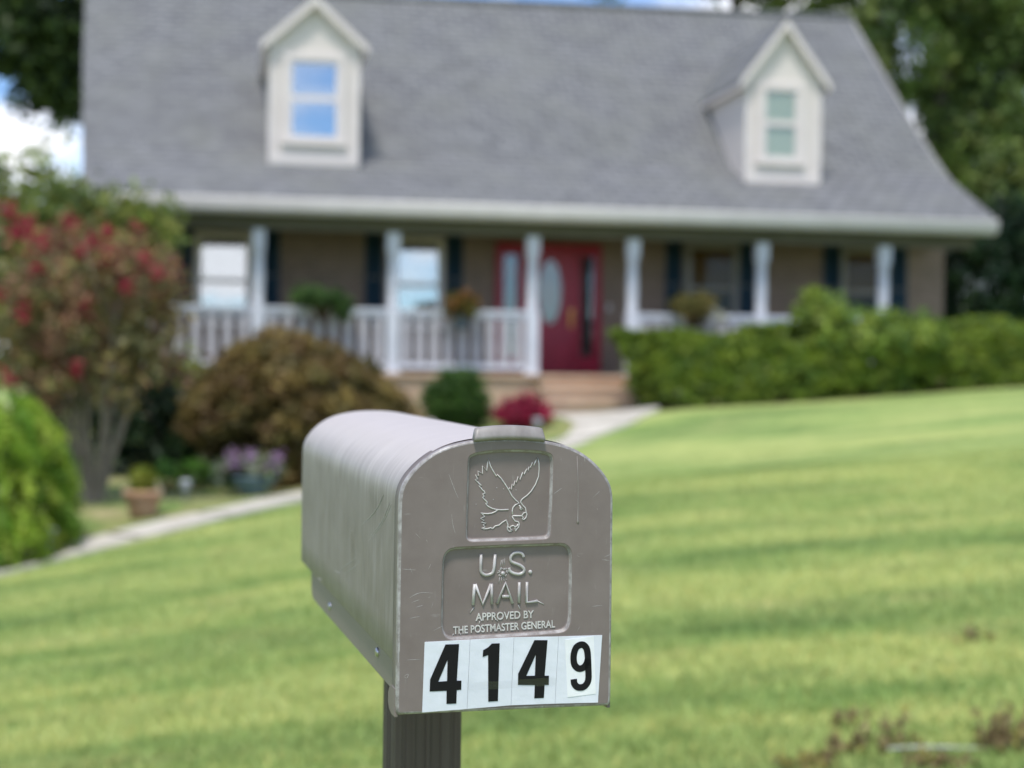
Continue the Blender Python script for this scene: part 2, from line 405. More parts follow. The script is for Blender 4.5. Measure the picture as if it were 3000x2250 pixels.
M['lawn'] = lawn_mat('lawn', False)
M['blade'] = lawn_mat('grass_blade', True)
m, t, b = new_mat('bed_mulch')
g = nd(t, 'ShaderNodeNewGeometry')
f1 = noise(t, g.outputs['Position'], 1.6, 6, 0.6); f2 = noise(t, g.outputs['Position'], 14, 5, 0.65)
k = ramp(t, f1, [(0.40, (0.13, 0.23, 0.045)), (0.52, (0.27, 0.29, 0.10)), (0.66, (0.42, 0.36, 0.19))])
k = mixc(t, 0.8, k, ramp(t, f2, [(0.3, (0.5, 0.5, 0.45)), (0.7, (1.05, 1.05, 1.05))]), 'MULTIPLY')
t.links.new(k, b.inputs['Base Color']); b.inputs['Roughness'].default_value = 0.95
bump(t, b, f2, 0.6, 0.03)
M['bed'] = m

# ------------------------------------------------------------------ terrain
GP = np.array([(-4.5, 16.5, -0.05), (-3.72, 15.5, -0.11), (-2.9, 17.5, -0.06), (-2.37, 17, 0.03), (-4.48, 13.5, -0.43), (2.11, 22, 0.83), (0.62, 19.5, 0.5),
    (-3.79, 19, 0.04), (-0.74, 21, 0.59), (0.14, 20.5, 0.66), (2.06, 21, 0.93), (7.33, 22, 1.29), (-2.05, 6.2, -0.23), (0.02, 5.3, 0.03), (1.68, 5, 0.13),
    (-3.15, 9.5, -0.35), (3.68, 11, 0.44), (0.01, 13, 0.21), (2.96, 19, 0.72), (3.32, 21.3, 0.99), (1.97, 8.8, 0.23), (-4.53, 14.2, -0.39),
    (0, 1.6, 0.0), (0, -6, -0.1), (1.5, 24, 0.85), (6, 26, 1.25), (-5, 24, 0.3), (-7, 22, 0.0), (-9, 14, -0.8), (10, 12, 0.75), (12, 24, 1.45), (0, 34, 1.0), (-14, 30, 0.1),
    (18, 34, 1.5), (-30, 20, -1.0), (30, 20, 1.4), (-40, 60, 0.0), (40, 60, 1.5), (0, 70, 1.0), (-40, -30, -0.8), (40, -30, 0.5)], float)
def _U(r2):
    return np.where(r2 > 1e-12, r2 * np.log(np.maximum(r2, 1e-12)), 0)
def _tps(P, lam=0.02):
    n = len(P); A = np.zeros((n + 3, n + 3))
    d2 = ((P[:, None, :2] - P[None, :, :2]) ** 2).sum(-1)
    A[:n, :n] = _U(d2) + lam * np.eye(n)
    A[:n, n] = 1; A[:n, n + 1:] = P[:, :2]; A[n:, :n] = A[:n, n:].T
    return np.linalg.solve(A, np.concatenate([P[:, 2], [0, 0, 0]]))
_TW = _tps(GP)
def gz(x, y):
    x = np.atleast_1d(np.asarray(x, float)); y = np.atleast_1d(np.asarray(y, float))
    cx = np.clip(x, -40, 40); cy = np.clip(y, -30, 70)
    d2 = (cx[:, None] - GP[None, :, 0]) ** 2 + (cy[:, None] - GP[None, :, 1]) ** 2
    return _U(d2) @ _TW[:len(GP)] + _TW[len(GP)] + _TW[len(GP) + 1] * cx + _TW[len(GP) + 2] * cy
def g1(x, y): return float(gz(x, y)[0])

def grid_sheet(name, xs, ys, mat, dz=0.0):
    X, Y = np.meshgrid(xs, ys)
    Z = gz(X.ravel(), Y.ravel()) + dz
    vs = np.stack([X.ravel(), Y.ravel(), Z], 1)
    nx, ny = len(xs), len(ys)
    i = np.arange((ny - 1) * (nx - 1)); r, c_ = i // (nx - 1), i % (nx - 1)
    a = r * nx + c_
    fs = np.stack([a, a + 1, a + nx + 1, a + nx], 1)
    me = bpy.data.meshes.new(name); me.from_pydata(vs.tolist(), [], fs.tolist())
    me.polygons.foreach_set('use_smooth', [True] * len(fs)); me.update()
    return link_mesh(name, me, mat)
far = [40, 60, 100, 200, 500, 1200]
xs = np.array([-f for f in far[::-1]] + list(np.arange(-36, 36.1, 0.6)) + far, float)
ys = np.array([-f for f in far[::-1]] + list(np.arange(-30, 70.1, 0.6)) + [f + 40 for f in far], float)
xs = np.unique(xs); ys = np.unique(ys)
tag(grid_sheet('ground', xs, ys, M['lawn']), kind='structure')

LAWN_EDGE = [(2.05, 22.62), (1.99, 20.71), (1.56, 20.01), (1.14, 19.6), (0.82, 19.17), (0.01, 18.3), (-1.14, 17.2), (-2.15, 15.75), (-2.92, 14.80), (-3.39, 14.4), (-4.0, 13.89), (-4.43, 13.33), (-5.2, 12.4), (-6.4, 11.0)]
BED_EDGE = [(0.28, 22.62), (0.60, 21.3), (0.86, 20.26), (0.69, 19.69), (0.35, 19.36), (-0.32, 18.88), (-1.41, 18.1), (-2.32, 16.7), (-2.93, 15.55), (-3.6, 15.0), (-4.18, 14.53), (-4.72, 14.18), (-5.6, 13.3), (-7.0, 11.9)]
def strip(name, A, B, mat, dz, n=70, across=6, thick=0.0):
    def resample(P):
        P = np.array(P); d = np.r_[0, np.cumsum(np.hypot(*(P[1:] - P[:-1]).T))]
        s = np.linspace(0, d[-1], n)
        return np.stack([np.interp(s, d, P[:, 0]), np.interp(s, d, P[:, 1])], 1)
    a, b = resample(A), resample(B)
    mb = MB(); vs = []
    for i in range(n):
        for k in range(across):
            p = a[i] + (b[i] - a[i]) * k / (across - 1)
            vs.append((p[0], p[1], g1(*p) + dz))
    fs = [(i * across + k, i * across + k + 1, (i + 1) * across + k + 1, (i + 1) * across + k) for i in range(n - 1) for k in range(across - 1)]
    mb.add(vs, fs, True)
    if thick:
        for k in (0, across - 1):
            e = [i * across + k for i in range(n)]
            vv = [vs[i] for i in e] + [(vs[i][0], vs[i][1], vs[i][2] - thick) for i in e]
            mb.add(vv, [(i, i + 1, i + 1 + n, i + n) for i in range(n - 1)])
    return mb.build(name, mat)
path = tag(strip('path', LAWN_EDGE, BED_EDGE, M['concrete'], 0.03, n=211, thick=0.06), kind='structure')
path.data.materials.append(varied('joint', (0.10, 0.09, 0.07), (0.16, 0.15, 0.11), 9, 0.95, 0.1, 0.0))
for i, p in enumerate(path.data.polygons):
    if i < 210 * 5 and (i // 5) % 14 == 6: p.material_index = 1
# planting bed between the path and the porch
bed_far = [(1.3, 23.6), (0.2, 23.75), (-2, 23.4), (-4.5, 23.0), (-7, 22.5), (-9.5, 20.5), (-10.5, 17.5), (-10.5, 14), (-10, 11)]
tag(strip('flower_bed', BED_EDGE, bed_far, M['bed'], 0.012, n=60, across=24), kind='structure')
hed_a = [(1.75, 20.72), (4, 21.15), (8, 21.95), (11, 22.6)]; hed_b = [(1.75, 23.0), (4, 23.9), (8, 24.6), (11, 25.2)]
tag(strip('mulch', hed_a, hed_b, M['soil'], 0.008, n=30, across=12), kind='structure')

# ------------------------------------------------------------------ mailbox
MBR = np.array([[0.968742363, -0.248066472, 0.00112236312], [0.248069002, 0.968733620, -0.00411623773], [-0.0000661703178, 0.00426599737, 0.999990898]])  # columns: across, back, up
MBT = np.array([-0.00229216, 1.31341932, 1.10967392])
BASE = np.array([0.0, 0.3675, -1.085])
mail = empty('mailbox')
mw = Matrix([[*MBR[i], (MBT + MBR @ BASE)[i]] for i in range(3)] + [[0, 0, 0, 1]])
mail.matrix_world = mw
tag(mail, 'weathered grey plastic mailbox with raised eagle and house number 4149 on a brown post', 'mailbox')
ML = tuple(-BASE)
half = [(0.0, 0.2338), (0.018, 0.2332), (0.034, 0.2313), (0.0505, 0.2276), (0.0645, 0.2218), (0.0757, 0.2140), (0.0842, 0.2055), (0.0893, 0.1985), (0.0926, 0.1915), (0.0942, 0.1835), (0.0946, 0.174)]
def smooth_poly(P, n=4):
    out = []
    for i in range(len(P) - 1):
        p0 = np.array(P[max(i - 1, 0)]); p1 = np.array(P[i]); p2 = np.array(P[i + 1]); p3 = np.array(P[min(i + 2, len(P) - 1)])
        for k in range(n):
            s = k / n
            out.append(tuple(0.5 * ((2 * p1) + (-p0 + p2) * s + (2 * p0 - 5 * p1 + 4 * p2 - p3) * s * s + (-p0 + 3 * p1 - 3 * p2 + p3) * s ** 3)))
    out.append(tuple(P[-1]))
    return out
h2 = [(-0.018, 0.2332)] + half
arc = smooth_poly(h2, 4)[4:]
arc = [(max(u, 0.0), v) for u, v in arc]
right = arc + [(0.0948, 0.12), (0.0949, 0.06), (0.0950, 0.008), (0.0944, 0.0030), (0.0925, 0.0004)]
left = [(-u, v) for u, v in right[1:]][::-1]
outline = left + right            # from bottom left, up, over, down to bottom right
def offset_poly(P, d):
    P = np.array(P); n = len(P); out = []
    for i in range(n):
        a, b_, c_ = P[i - 1], P[i], P[(i + 1) % n]
        e1 = (b_ - a) / (np.linalg.norm(b_ - a) + 1e-12); e2 = (c_ - b_) / (np.linalg.norm(c_ - b_) + 1e-12)
        n1 = np.array([e1[1], -e1[0]]); n2 = np.array([e2[1], -e2[0]])
        m_ = n1 + n2; l = np.linalg.norm(m_)
        m_ = m_ / l if l > 1e-6 else n1
        out.append(tuple(b_ + m_ * d / max(0.5, m_ @ n1)))
    return out      # for a clockwise polygon positive d moves inwards
def ring(bm, P, w):
    return [bm.verts.new((u, w, v)) for u, v in P]
def bridge(bm, A, B, smooth=True):
    n = len(A)
    for i in range(n):
        f = bm.faces.new((A[i], A[(i + 1) % n], B[(i + 1) % n], B[i])); f.smooth = smooth
rec1 = [(-0.0350, 0.2143), (-0.0342, 0.2172), (-0.0318, 0.2191), (-0.0255, 0.2212), (-0.0104, 0.2229), (0.0068, 0.2234), (0.0242, 0.2225), (0.0330, 0.2212), (0.0373, 0.2194), (0.0388, 0.2170), (0.0394, 0.2140),
        (0.0388, 0.1784), (0.0377, 0.1525), (0.0368, 0.1497), (0.0345, 0.1479), (0.0310, 0.1474), (0.0078, 0.1468), (-0.0305, 0.1462), (-0.0335, 0.1468), (-0.0354, 0.1485), (-0.0360, 0.1512), (-0.0356, 0.1850)]
rec2 = [(-0.0560, 0.1286), (-0.0552, 0.1325), (-0.0535, 0.1361), (-0.0500, 0.1391), (-0.0450, 0.1404), (-0.004, 0.1416), (0.0467, 0.1424), (0.0505, 0.1418), (0.0540, 0.1396), (0.0563, 0.1360), (0.0572, 0.1310), (0.0574, 0.1265), (0.0572, 0.079),
        (0.0566, 0.0745), (0.0548, 0.0700), (0.0518, 0.0674), (0.0478, 0.0663), (0.0378, 0.0655), (-0.003, 0.0639), (-0.0455, 0.0629), (-0.0500, 0.0638), (-0.0535, 0.0665), (-0.0556, 0.0710), (-0.0565, 0.0765)]
def dense(P, n=3):
    Q = [P[-1]] + list(P) + [P[0], P[1]]
    out = []
    for i in range(1, len(P) + 1):
        p0, p1, p2, p3 = [np.array(Q[i + k]) for k in (-1, 0, 1, 2)]
        L = np.linalg.norm(p2 - p1)
        for k in range(n):
            s = k / n
            if L > 0.02: q = p1 + (p2 - p1) * s
            else:
                q = 0.5 * ((2 * p1) + (-p0 + p2) * s + (2 * p0 - 5 * p1 + 4 * p2 - p3) * s * s + (-p0 + 3 * p1 - 3 * p2 + p3) * s ** 3)
                lin = p1 + (p2 - p1) * s
                if np.linalg.norm(q - lin) > 0.25 * L: q = lin
            out.append(tuple(q))
    return out
rec1, rec2 = dense(rec1), dense(rec2)
bm = bmesh.new()
REC = 0.0046
r_front = ring(bm, offset_poly(outline, 0.0026), 0.0)
r_a = ring(bm, offset_poly(outline, 0.0009), 0.0006)
r_b = ring(bm, offset_poly(outline, 0.0001), 0.0022)
r_c = ring(bm, outline, 0.0045)
r_d = ring(bm, outline, 0.0205)
r_e = ring(bm, offset_poly(outline, 0.0022), 0.0215)
bridge(bm, r_front, r_a); bridge(bm, r_a, r_b); bridge(bm, r_b, r_c); EDGE_FACES = len(bm.faces); bridge(bm, r_c, r_d); bridge(bm, r_d, r_e)
holes = []; RIMS = []
for R in (rec1, rec2):
    R = R if sum((R[i - 1][0] * R[i][1] - R[i][0] * R[i - 1][1]) for i in range(len(R))) < 0 else R[::-1]
    a0 = ring(bm, offset_poly(R, -0.0012), 0.0)
    a1 = ring(bm, offset_poly(R, -0.0005), 0.0005)
    a2 = ring(bm, offset_poly(R, 0.0013), REC - 0.0006)
    a3 = ring(bm, offset_poly(R, 0.0022), REC)
    bridge(bm, a0, a1); k0 = len(bm.faces); bridge(bm, a1, a2); bm.faces.ensure_lookup_table(); RIMS.append((k0, len(bm.faces))); bridge(bm, a2, a3)
    f = bm.faces.new(a3); bmesh.ops.triangulate(bm, faces=[f])
    holes.append(a0)
def loop_edges(L):
    es = []
    for i in range(len(L)):
        e = bm.edges.get((L[i - 1], L[i])) or bm.edges.new((L[i - 1], L[i]))
        es.append(e)
    return es
es = loop_edges(r_front) + loop_edges(holes[0]) + loop_edges(holes[1])
bmesh.ops.triangle_fill(bm, use_beauty=True, use_dissolve=False, edges=es)
bmesh.ops.recalc_face_normals(bm, faces=bm.faces)
me = bpy.data.meshes.new('door'); bm.to_mesh(me); bm.free()
door = link_mesh('door', me, M['door_plastic'], mail, ML)
me.materials.append(M['scuffed_lit_edge'])
for p in me.polygons:
    if p.index < EDGE_FACES or any(a <= p.index < b_ for a, b_ in RIMS): p.material_index = 1
# hinge ears low on both sides, behind the door
for sgn in (-1, 1):
    mb = MB()
    ear = [(0.0208, 0.022), (0.030, 0.0195), (0.0375, 0.0125), (0.0375, 0.004), (0.031, -0.001), (0.0208, -0.003), (0.004, -0.0022), (0.004, 0.022)]
    n = len(ear)
    x0, x1 = sgn * 0.0955, sgn * 0.0925
    vs = [(x0, w_, v_) for w_, v_ in ear] + [(x1, w_, v_) for w_, v_ in ear]
    mb.add(vs, [tuple(range(n)), tuple(range(2 * n - 1, n - 1, -1))] + [(i, (i + 1) % n, (i + 1) % n + n, i + n) for i in range(n)])
    mb.build('hinge_ear', M['door_plastic'], door, bevel=0.0006)
# pull tab on top: arched lip leaning forward a little
mb = MB()
us = np.linspace(-1, 1, 25)
fr = []
prof = [(-0.0018, -0.0002), (-0.0004, -0.0034), (0.0006, -0.0044), (0.0030, -0.0040), (0.0085, -0.0010), (0.0104, 0.0006), (0.0110, 0.0024), (0.0098, 0.0042), (0.0, 0.0056)]
vs = []
for u in us:
    base_v = 0.2338 - 0.0019 * u * u
    lip = 0.0318 - 0.0028 * u * 0 
    for dv, w_ in prof:
        uu = u * (0.0312 - 0.0016 * max(dv, 0) / 0.0110)
        fall = 1.0 - 0.04 * u * u - (0.04 if abs(u) > 0.97 else 0)
        vs.append((uu, w_ - 0.0002, base_v + 0.0002 + dv * fall))
k = len(prof)
fs = [(i * k + j, i * k + j + 1, (i + 1) * k + j + 1, (i + 1) * k + j) for i in range(len(us) - 1) for j in range(k - 1)]
fs += [tuple(range(k))[::-1], tuple((len(us) - 1) * k + j for j in range(k))]
fs += [(i * k, (i + 1) * k, (i + 2) * k - 1, (i + 1) * k - 1) for i in range(len(us) - 1)]
mb.add(vs, fs, True)
mb.build('pull_tab', M['tab_plastic'], door)

# embossed eagle, letters: raised ridges on the floors of the two recesses
def P5(L): return [(a * 1e-5, REC, b_ * 1e-5) for a, b_ in L]
def uvpath(L, r, mb, w=None, seg=8):
    pts = [(a * 1e-5, REC - r * 0.35 if w is None else w, b_ * 1e-5) for a, b_ in L]
    mb.tube(pts, r, seg)
E1 = [(159, 17235), (-431, 17205), (-902, 17237), (-1279, 17332), (-1634, 17505), (-1800, 17667), (-1872, 17781), (-1661, 17793), (-1732, 17871), (-2017, 18148), (-2137, 18309), (-1997, 18389), (-2140, 18582), (-1930, 18658), (-2003, 18809), (-2144, 18892), (-2311, 19108), (-2477, 19292), (-2253, 19313), (-2622, 19634), (-2825, 19818), (-2588, 19885), (-2789, 20237), (-2512, 20158), (-2587, 20545), (-2163, 20316), (-2195, 20990), (-1801, 20578), (-1753, 21181), (-1683, 21568), (-1492, 20974), (-1276, 20585), (-964, 20081), (-905, 20255), (-562, 19942), (-226, 19482), (136, 18930), (450, 18378), (738, 18077), (1098, 17785), (745, 17619), (558, 17414), (491, 17140), (519, 16818)]
E2 = [(136, 18907), (228, 19113), (363, 18920), (469, 19423), (581, 19225), (716, 19696), (823, 19522), (972, 20048), (1132, 19772), (1242, 20070), (1370, 20413), (1505, 20243), (1630, 20527), (1760, 20742), (1843, 20549), (1933, 20893), (2053, 20824), (2223, 21260), (2360, 21007), (2498, 21374), (2670, 21696), (2810, 21212), (2831, 20706), (2792, 20062), (2525, 19373), (2152, 18801), (1824, 18458), (1377, 18141), (1238, 17958), (1239, 17820), (1409, 17589), (1649, 17357), (1726, 16989), (1800, 16781), (1708, 16506), (1568, 16370), (1402, 16326), (1401, 16418), (1471, 16509), (1374, 16671), (521, 16699), (474, 16635), (595, 16428), (764, 16219), (1025, 16179), (1122, 16008), (1079, 15710), (915, 15552), (799, 15347), (748, 15623), (770, 15760), (912, 15781), (1027, 15986)]
E3 = [(1726, 16966), (1536, 16935), (1396, 16785), (1374, 16671)]
E4 = [(1077, 17592), (1221, 17430), (1437, 17231), (1295, 17200), (1185, 17293), (1183, 17408)]
E5 = [(-807, 17199), (-1040, 17042), (-1321, 16931), (-1696, 16889), (-2071, 16916), (-2283, 16987), (-2117, 16826), (-1927, 16664), (-2300, 16508), (-1979, 16322), (-2211, 16188), (-1817, 16092), (-2059, 15958), (-1892, 15750), (-2195, 15640), (-2030, 15592), (-1679, 15610), (-1375, 15697), (-1303, 15614), (-1186, 15640), (-1001, 15830), (-672, 15894), (-369, 16142), (-41, 16330), (56, 16090), (134, 15906), (61, 15724), (88, 15494), (231, 15355), (420, 15361), (538, 15428), (371, 15513), (307, 15675), (132, 15746)]
E6 = [(307, 15675), (391, 15788), (579, 15854), (723, 15761), (762, 15623)]
mb = MB()
for L in (E1, E2, E3, E4, E5, E6): uvpath(L, 0.00050, mb)
mb.build('eagle_emblem', M['lit_ridge'], door)
def spl(L, n=5): return smooth_poly(L, n)
mb = MB()
R_ = 0.00135
uvpath([(-2218, 13419), (-2240, 12500)] + spl([(-2248, 12240), (-2186, 11901), (-1895, 11670), (-1548, 11663), (-1203, 11824), (-1064, 12216)]) + [(-981, 13397)], R_, mb)
uvpath(spl([(1541, 13125), (1391, 13411), (981, 13520), (575, 13397), (376, 13062), (467, 12750), (877, 12572), (1288, 12395), (1584, 12106), (1530, 11824), (1182, 11662), (714, 11728), (362, 11933), (253, 12218)]), R_, mb)
uvpath([(-2880, 9107), (-2760, 10880)], R_, mb); uvpath([(-2690, 10880), (-2034, 9143), (-1320, 10880)], R_, mb); uvpath([(-1270, 10880), (-1225, 9122)], R_, mb)
uvpath([(-763, 9166), (-32, 10953), (603, 9159)], R_, mb); uvpath([(-336, 9776), (275, 9760)], R_, mb)
uvpath([(1191, 10954), (1168, 9201)], R_, mb); uvpath([(1875, 10967), (1846, 9212), (2824, 9300)], R_, mb)
def dome(mb, u, v, r, h):
    prof = [(r, 0), (r * 0.93, h * 0.45), (r * 0.7, h * 0.8), (r * 0.3, h * 0.98), (0.00001, h)]
    vs = []; seg = 14
    for rr, hh in prof:
        for q in range(seg):
            an = 2 * math.pi * q / seg
            vs.append((u + rr * math.cos(an), REC - hh, v + rr * math.sin(an)))
    mb.add(vs, [(i * seg + q, i * seg + (q + 1) % seg, (i + 1) * seg + (q + 1) % seg, (i + 1) * seg + q) for i in range(len(prof) - 1) for q in range(seg)], True)
dome(mb, 0.02162, 0.11822, 0.0018, 0.0014); dome(mb, -0.00275, 0.11749, 0.0019, 0.0018)
# torn moulding flash round the middle stud and under the letters
for q in range(26):
    an = q * 0.9 + 0.3 * math.sin(q * 3.1); rr = 0.0028 + 0.0018 * ((q * 7) % 5) / 5
    c0 = (-275 + 1e5 * rr * math.cos(an), 11790 + 1e5 * rr * math.sin(an)); c1 = (c0[0] + 130 * math.cos(an + 1.3), c0[1] + 150 * math.sin(an + 1.3))
    uvpath([c0, ((c0[0] + c1[0]) / 2 + 20, (c0[1] + c1[1]) / 2), c1], 0.00035, mb, seg=6)
for q in range(3): uvpath([(-275 - 250 + q * 190, 12250 + 90 * q), (-275 - 140 + q * 150, 12900 + 60 * q)], 0.00022, mb, seg=6)
for q in range(4): uvpath([(-560 + q * 190, 11420 - 60 * q), (-600 + q * 230, 10900 + 90 * q)], 0.00028, mb, seg=6)
for a_, b_ in (((-3118, 8413), (-2780, 8881)), ((2830, 9300), (3417, 9001)), ((1130, 9004), (1311, 8603)), ((-2246, 7686), (-2329, 7464)), ((-4530, 6690), (-4640, 6500)), ((-3880, 6700), (-3950, 6560)), ((-720, 7780), (-690, 7640))):
    uvpath([a_, ((a_[0] + b_[0]) / 2, (a_[1] + b_[1]) / 2), b_], 0.00042, mb, seg=6)
mb.build('raised_lettering', M['lit_letter_plastic'], door)
def text_mesh(s, u0, v0, u1, v1, cap):
    cu = bpy.data.curves.new('t', 'FONT'); cu.body = s; cu.size = 1.0; cu.extrude = 0.0; cu.offset = 0.012
    o = bpy.data.objects.new('t', cu); COL.objects.link(o)
    dg = bpy.context.evaluated_depsgraph_get()
    me = bpy.data.meshes.new_from_object(o.evaluated_get(dg))
    bpy.data.objects.remove(o)
    co = np.array([v.co[:] for v in me.vertices]); fs = [tuple(p.vertices) for p in me.polygons]
    bpy.data.meshes.remove(me)
    x0, x1 = co[:, 0].min(), co[:, 0].max(); y1 = np.percentile(co[:, 1], 99.5)
    L = math.hypot(u1 - u0, v1 - v0); du, dv = (u1 - u0) / L, (v1 - v0) / L
    X = (co[:, 0] - x0) / (x1 - x0) * L; Yv = co[:, 1] / y1 * cap
    return np.stack([u0 + du * X - dv * Yv, v0 + dv * X + du * Yv], 1), fs
mb = MB()
for s, q in (('APPROVED BY', (-0.0262, 0.0775, 0.0252, 0.0787, 0.0064)), ('THE POSTMASTER GENERAL', (-0.0457, 0.0668, 0.0445, 0.0698, 0.0063))):
    P, fs = text_mesh(s, *q)
    n = len(P)
    cnt = {}
    for f in fs:
        for i in range(len(f)):
            e = (f[i], f[(i + 1) % len(f)]); cnt[tuple(sorted(e))] = cnt.get(tuple(sorted(e)), []) + [e]
    vs = [(u, REC - 0.0007, v) for u, v in P] + [(u, REC + 0.0001, v) for u, v in P]
    sides = [(es_[0][1], es_[0][0], es_[0][0] + n, es_[0][1] + n) for es_ in cnt.values() if len(es_) == 1]
    mb.add(vs, list(fs) + sides)
mb.build('small_lettering', M['lit_ridge'], door)

# scratches and scuffs: thin streaks of chalky plastic standing a hair proud of the surface
def scuff(mb, pts, r):
    n = len(pts); rad = [r * (0.35 + 0.65 * math.sin(math.pi * (i + 0.4) / (n - 0.2))) for i in range(n)]
    mb.tube(pts, rad, 6)
def wobble(L, k=4):
    Q = smooth_poly(L, k) if len(L) > 2 else [tuple(np.array(L[0]) + (np.array(L[1]) - np.array(L[0])) * i / k) for i in range(k + 1)]
    return Q
SCR = [[(-5254, 20441), (-4756, 19158), (-4330, 18211)], [(-4934, 17003), (-4812, 16057), (-4567, 15245)], [(6746, 21832), (6825, 21281)], [(4002, 18548), (4779, 19091)],
       [(-9176, 12375), (-8565, 12296), (-7885, 12256)], [(-8535, 9856), (-7995, 10178), (-7316, 10336), (-6221, 10243)], [(-8446, 8177), (-7563, 8327)], [(-8606, 4681), (-7381, 4692)], [(8462, 12823), (9188, 12740)], [(7581, 8763), (8592, 8847)],
       [(8676, 13046), (9398, 13310)], [(-8300, 9500), (-7600, 9750)], [(-7900, 9100), (-7300, 9260)], [(-8900, 3300), (-8500, 3480), (-8600, 3150), (-8900, 3300)]]
mb = MB()
for L in SCR:
    Q = wobble(L)
    scuff(mb, [(a * 1e-5, 0.00014, b_ * 1e-5) for a, b_ in Q], 0.00030)
rs = np.random.default_rng(3)
for q in range(46):
    u, v = rs.uniform(-0.085, 0.085), rs.uniform(0.01, 0.215)
    if -0.06 < u < 0.06 and 0.058 < v < 0.228: continue
    if -0.075 < u < 0.088 and v < 0.066: continue
    if abs(u) > 0.06 and v > 0.19: continue
    a = rs.normal(1.5, 0.6); l = rs.uniform(0.0015, 0.009)
    scuff(mb, [(u + math.cos(a) * l * t_, 0.00012, v + math.sin(a) * l * t_) for t_ in (0, 0.5, 1)], rs.uniform(0.00016, 0.00026))
for a, b_ in ((-2588, 19820), (-900, 19100), (-2700, 17700), (-300, 19000), (800, 18900), (-1200, 18100)):
    dome(mb, a * 1e-5, b_ * 1e-5, 0.0005, 0.0004)
mb.build('scratch_marks', M['scuff'], door)
mb = MB()
mb.tube([(a * 1e-5, -0.00003, b_ * 1e-5) for a, b_ in ((6099, 21833), (6170, 20200), (6225, 19081), (6240, 17500), (6235, 16400), (6235, 16150), (6235, 15950))], [0.0002, 0.0004, 0.0003, 0.0004, 0.0005, 0.0011, 0.0003], 8)
mb.build('dried_drip', M['drip'], door)

# number stickers
def flat_poly(mb, P, w0, w1):
    n = len(P)
    bm_ = bmesh.new()
    a = [bm_.verts.new((u, w0, v)) for u, v in P]
    f = bm_.faces.new(a); r = bmesh.ops.triangulate(bm_, faces=[f])
    bm_.verts.index_update()
    fs = [tuple(v.index for v in f.verts) for f in bm_.faces]
    bm_.free()
    vs = [(u, w0, v) for u, v in P] + [(u, w1, v) for u, v in P]
    mb.add(vs, fs + [(i, (i + 1) % n, (i + 1) % n + n, i + n) for i in range(n)])
def U5(L): return [(a * 1e-5, b_ * 1e-5) for a, b_ in L]
def sticker(P, w0, w1, mat, label):
    """slightly wavy vinyl sheet"""
    P = U5(P); mb = MB(); n = 14
    P = [np.array(p) for p in P]      # top-left, top-right, bottom-right, bottom-left
    vs = []
    for i in range(n + 1):
        for j in range(n + 1):
            s, r = i / n, j / n
            q = (P[0] * (1 - s) + P[1] * s) * (1 - r) + (P[3] * (1 - s) + P[2] * s) * r
            wave = 0.00012 * (math.sin(q[0] * 300 + q[1] * 180) * math.sin(q[1] * 260 - q[0] * 90) + 0.6 * math.sin(q[1] * 520 + 2 * q[0] * 100))
            vs.append((q[0], w0 + wave, q[1]))
    fs = [(i * (n + 1) + j, (i + 1) * (n + 1) + j, (i + 1) * (n + 1) + j + 1, i * (n + 1) + j + 1) for i in range(n) for j in range(n)]
    mb.add(vs, fs, True)
    rim = [j for j in range(n + 1)] + [i * (n + 1) + n for i in range(1, n + 1)] + [n * (n + 1) + j for j in range(n - 1, -1, -1)] + [i * (n + 1) for i in range(n - 1, 0, -1)]
    rv = [vs[i] for i in rim] + [(vs[i][0], w1, vs[i][2]) for i in rim]; m_ = len(rim)
    mb.add(rv, [(i, (i + 1) % m_, (i + 1) % m_ + m_, i + m_) for i in range(m_)])
    o = mb.build('number_sticker', mat, mail, ML)
    if label: o['label'] = label
    return o
WS = -0.0007; WD = -0.00105
s1 = sticker([(-7121, 6152), (-3205, 6232), (-3400, 331), (-7260, 199)], WS, 0.0002, M['vinyl_white'], None)
s2 = sticker([(-3178, 6232), (645, 6317), (462, 484), (-3375, 331)], WS, 0.0002, M['vinyl_white'], None)
s3 = sticker([(669, 6317), (4625, 6257), (4374, 463), (486, 484)], WS, 0.0002, M['vinyl_white'], None)
s4 = sticker([(4649, 6257), (8571, 6256), (8276, 390), (4398, 463)], WS, 0.0002, M['vinyl_white'], None)
s5 = sticker([(5203, 5959), (7813, 6199), (8054, 1174), (5499, 972)], WD, -0.0004, M['paper_white'], 'smaller whiter sticker with a slim 9 pasted over the last tile')
def four(outer, hole, par):
    bm_ = bmesh.new()
    P, H = U5(outer), U5(hole)
    lo, lh = [bm_.verts.new((u, WD, v)) for u, v in P], [bm_.verts.new((u, WD, v)) for u, v in H]
    es_ = [bm_.edges.new((lo[i - 1], lo[i])) for i in range(len(lo))] + [bm_.edges.new((lh[i - 1], lh[i])) for i in range(len(lh))]
    bmesh.ops.triangle_fill(bm_, use_beauty=True, use_dissolve=False, edges=es_)
    bmesh.ops.recalc_face_normals(bm_, faces=bm_.faces)
    if bm_.faces[:][0].normal.y > 0: bmesh.ops.reverse_faces(bm_, faces=bm_.faces)
    me_ = bpy.data.meshes.new('digit'); bm_.to_mesh(me_); bm_.free()
    return link_mesh('digit', me_, M['black_print'], par)
four([(-5337, 5899), (-4157, 5900), (-4318, 2792), (-3915, 2777), (-3921, 1988), (-4307, 1988), (-4333, 837), (-5192, 842), (-5190, 1960), (-6654, 1955), (-6627, 2975)], [(-5144, 4594), (-5161, 2785), (-5921, 2759)], s1)
mb = MB(); flat_poly(mb, U5([(-1301, 5847), (-608, 5849), (-697, 899), (-1544, 887), (-1613, 4867), (-2082, 4725), (-2057, 5302), (-1605, 5540)]), WD, WD + 0.0001); mb.build('digit', M['black_print'], s2)
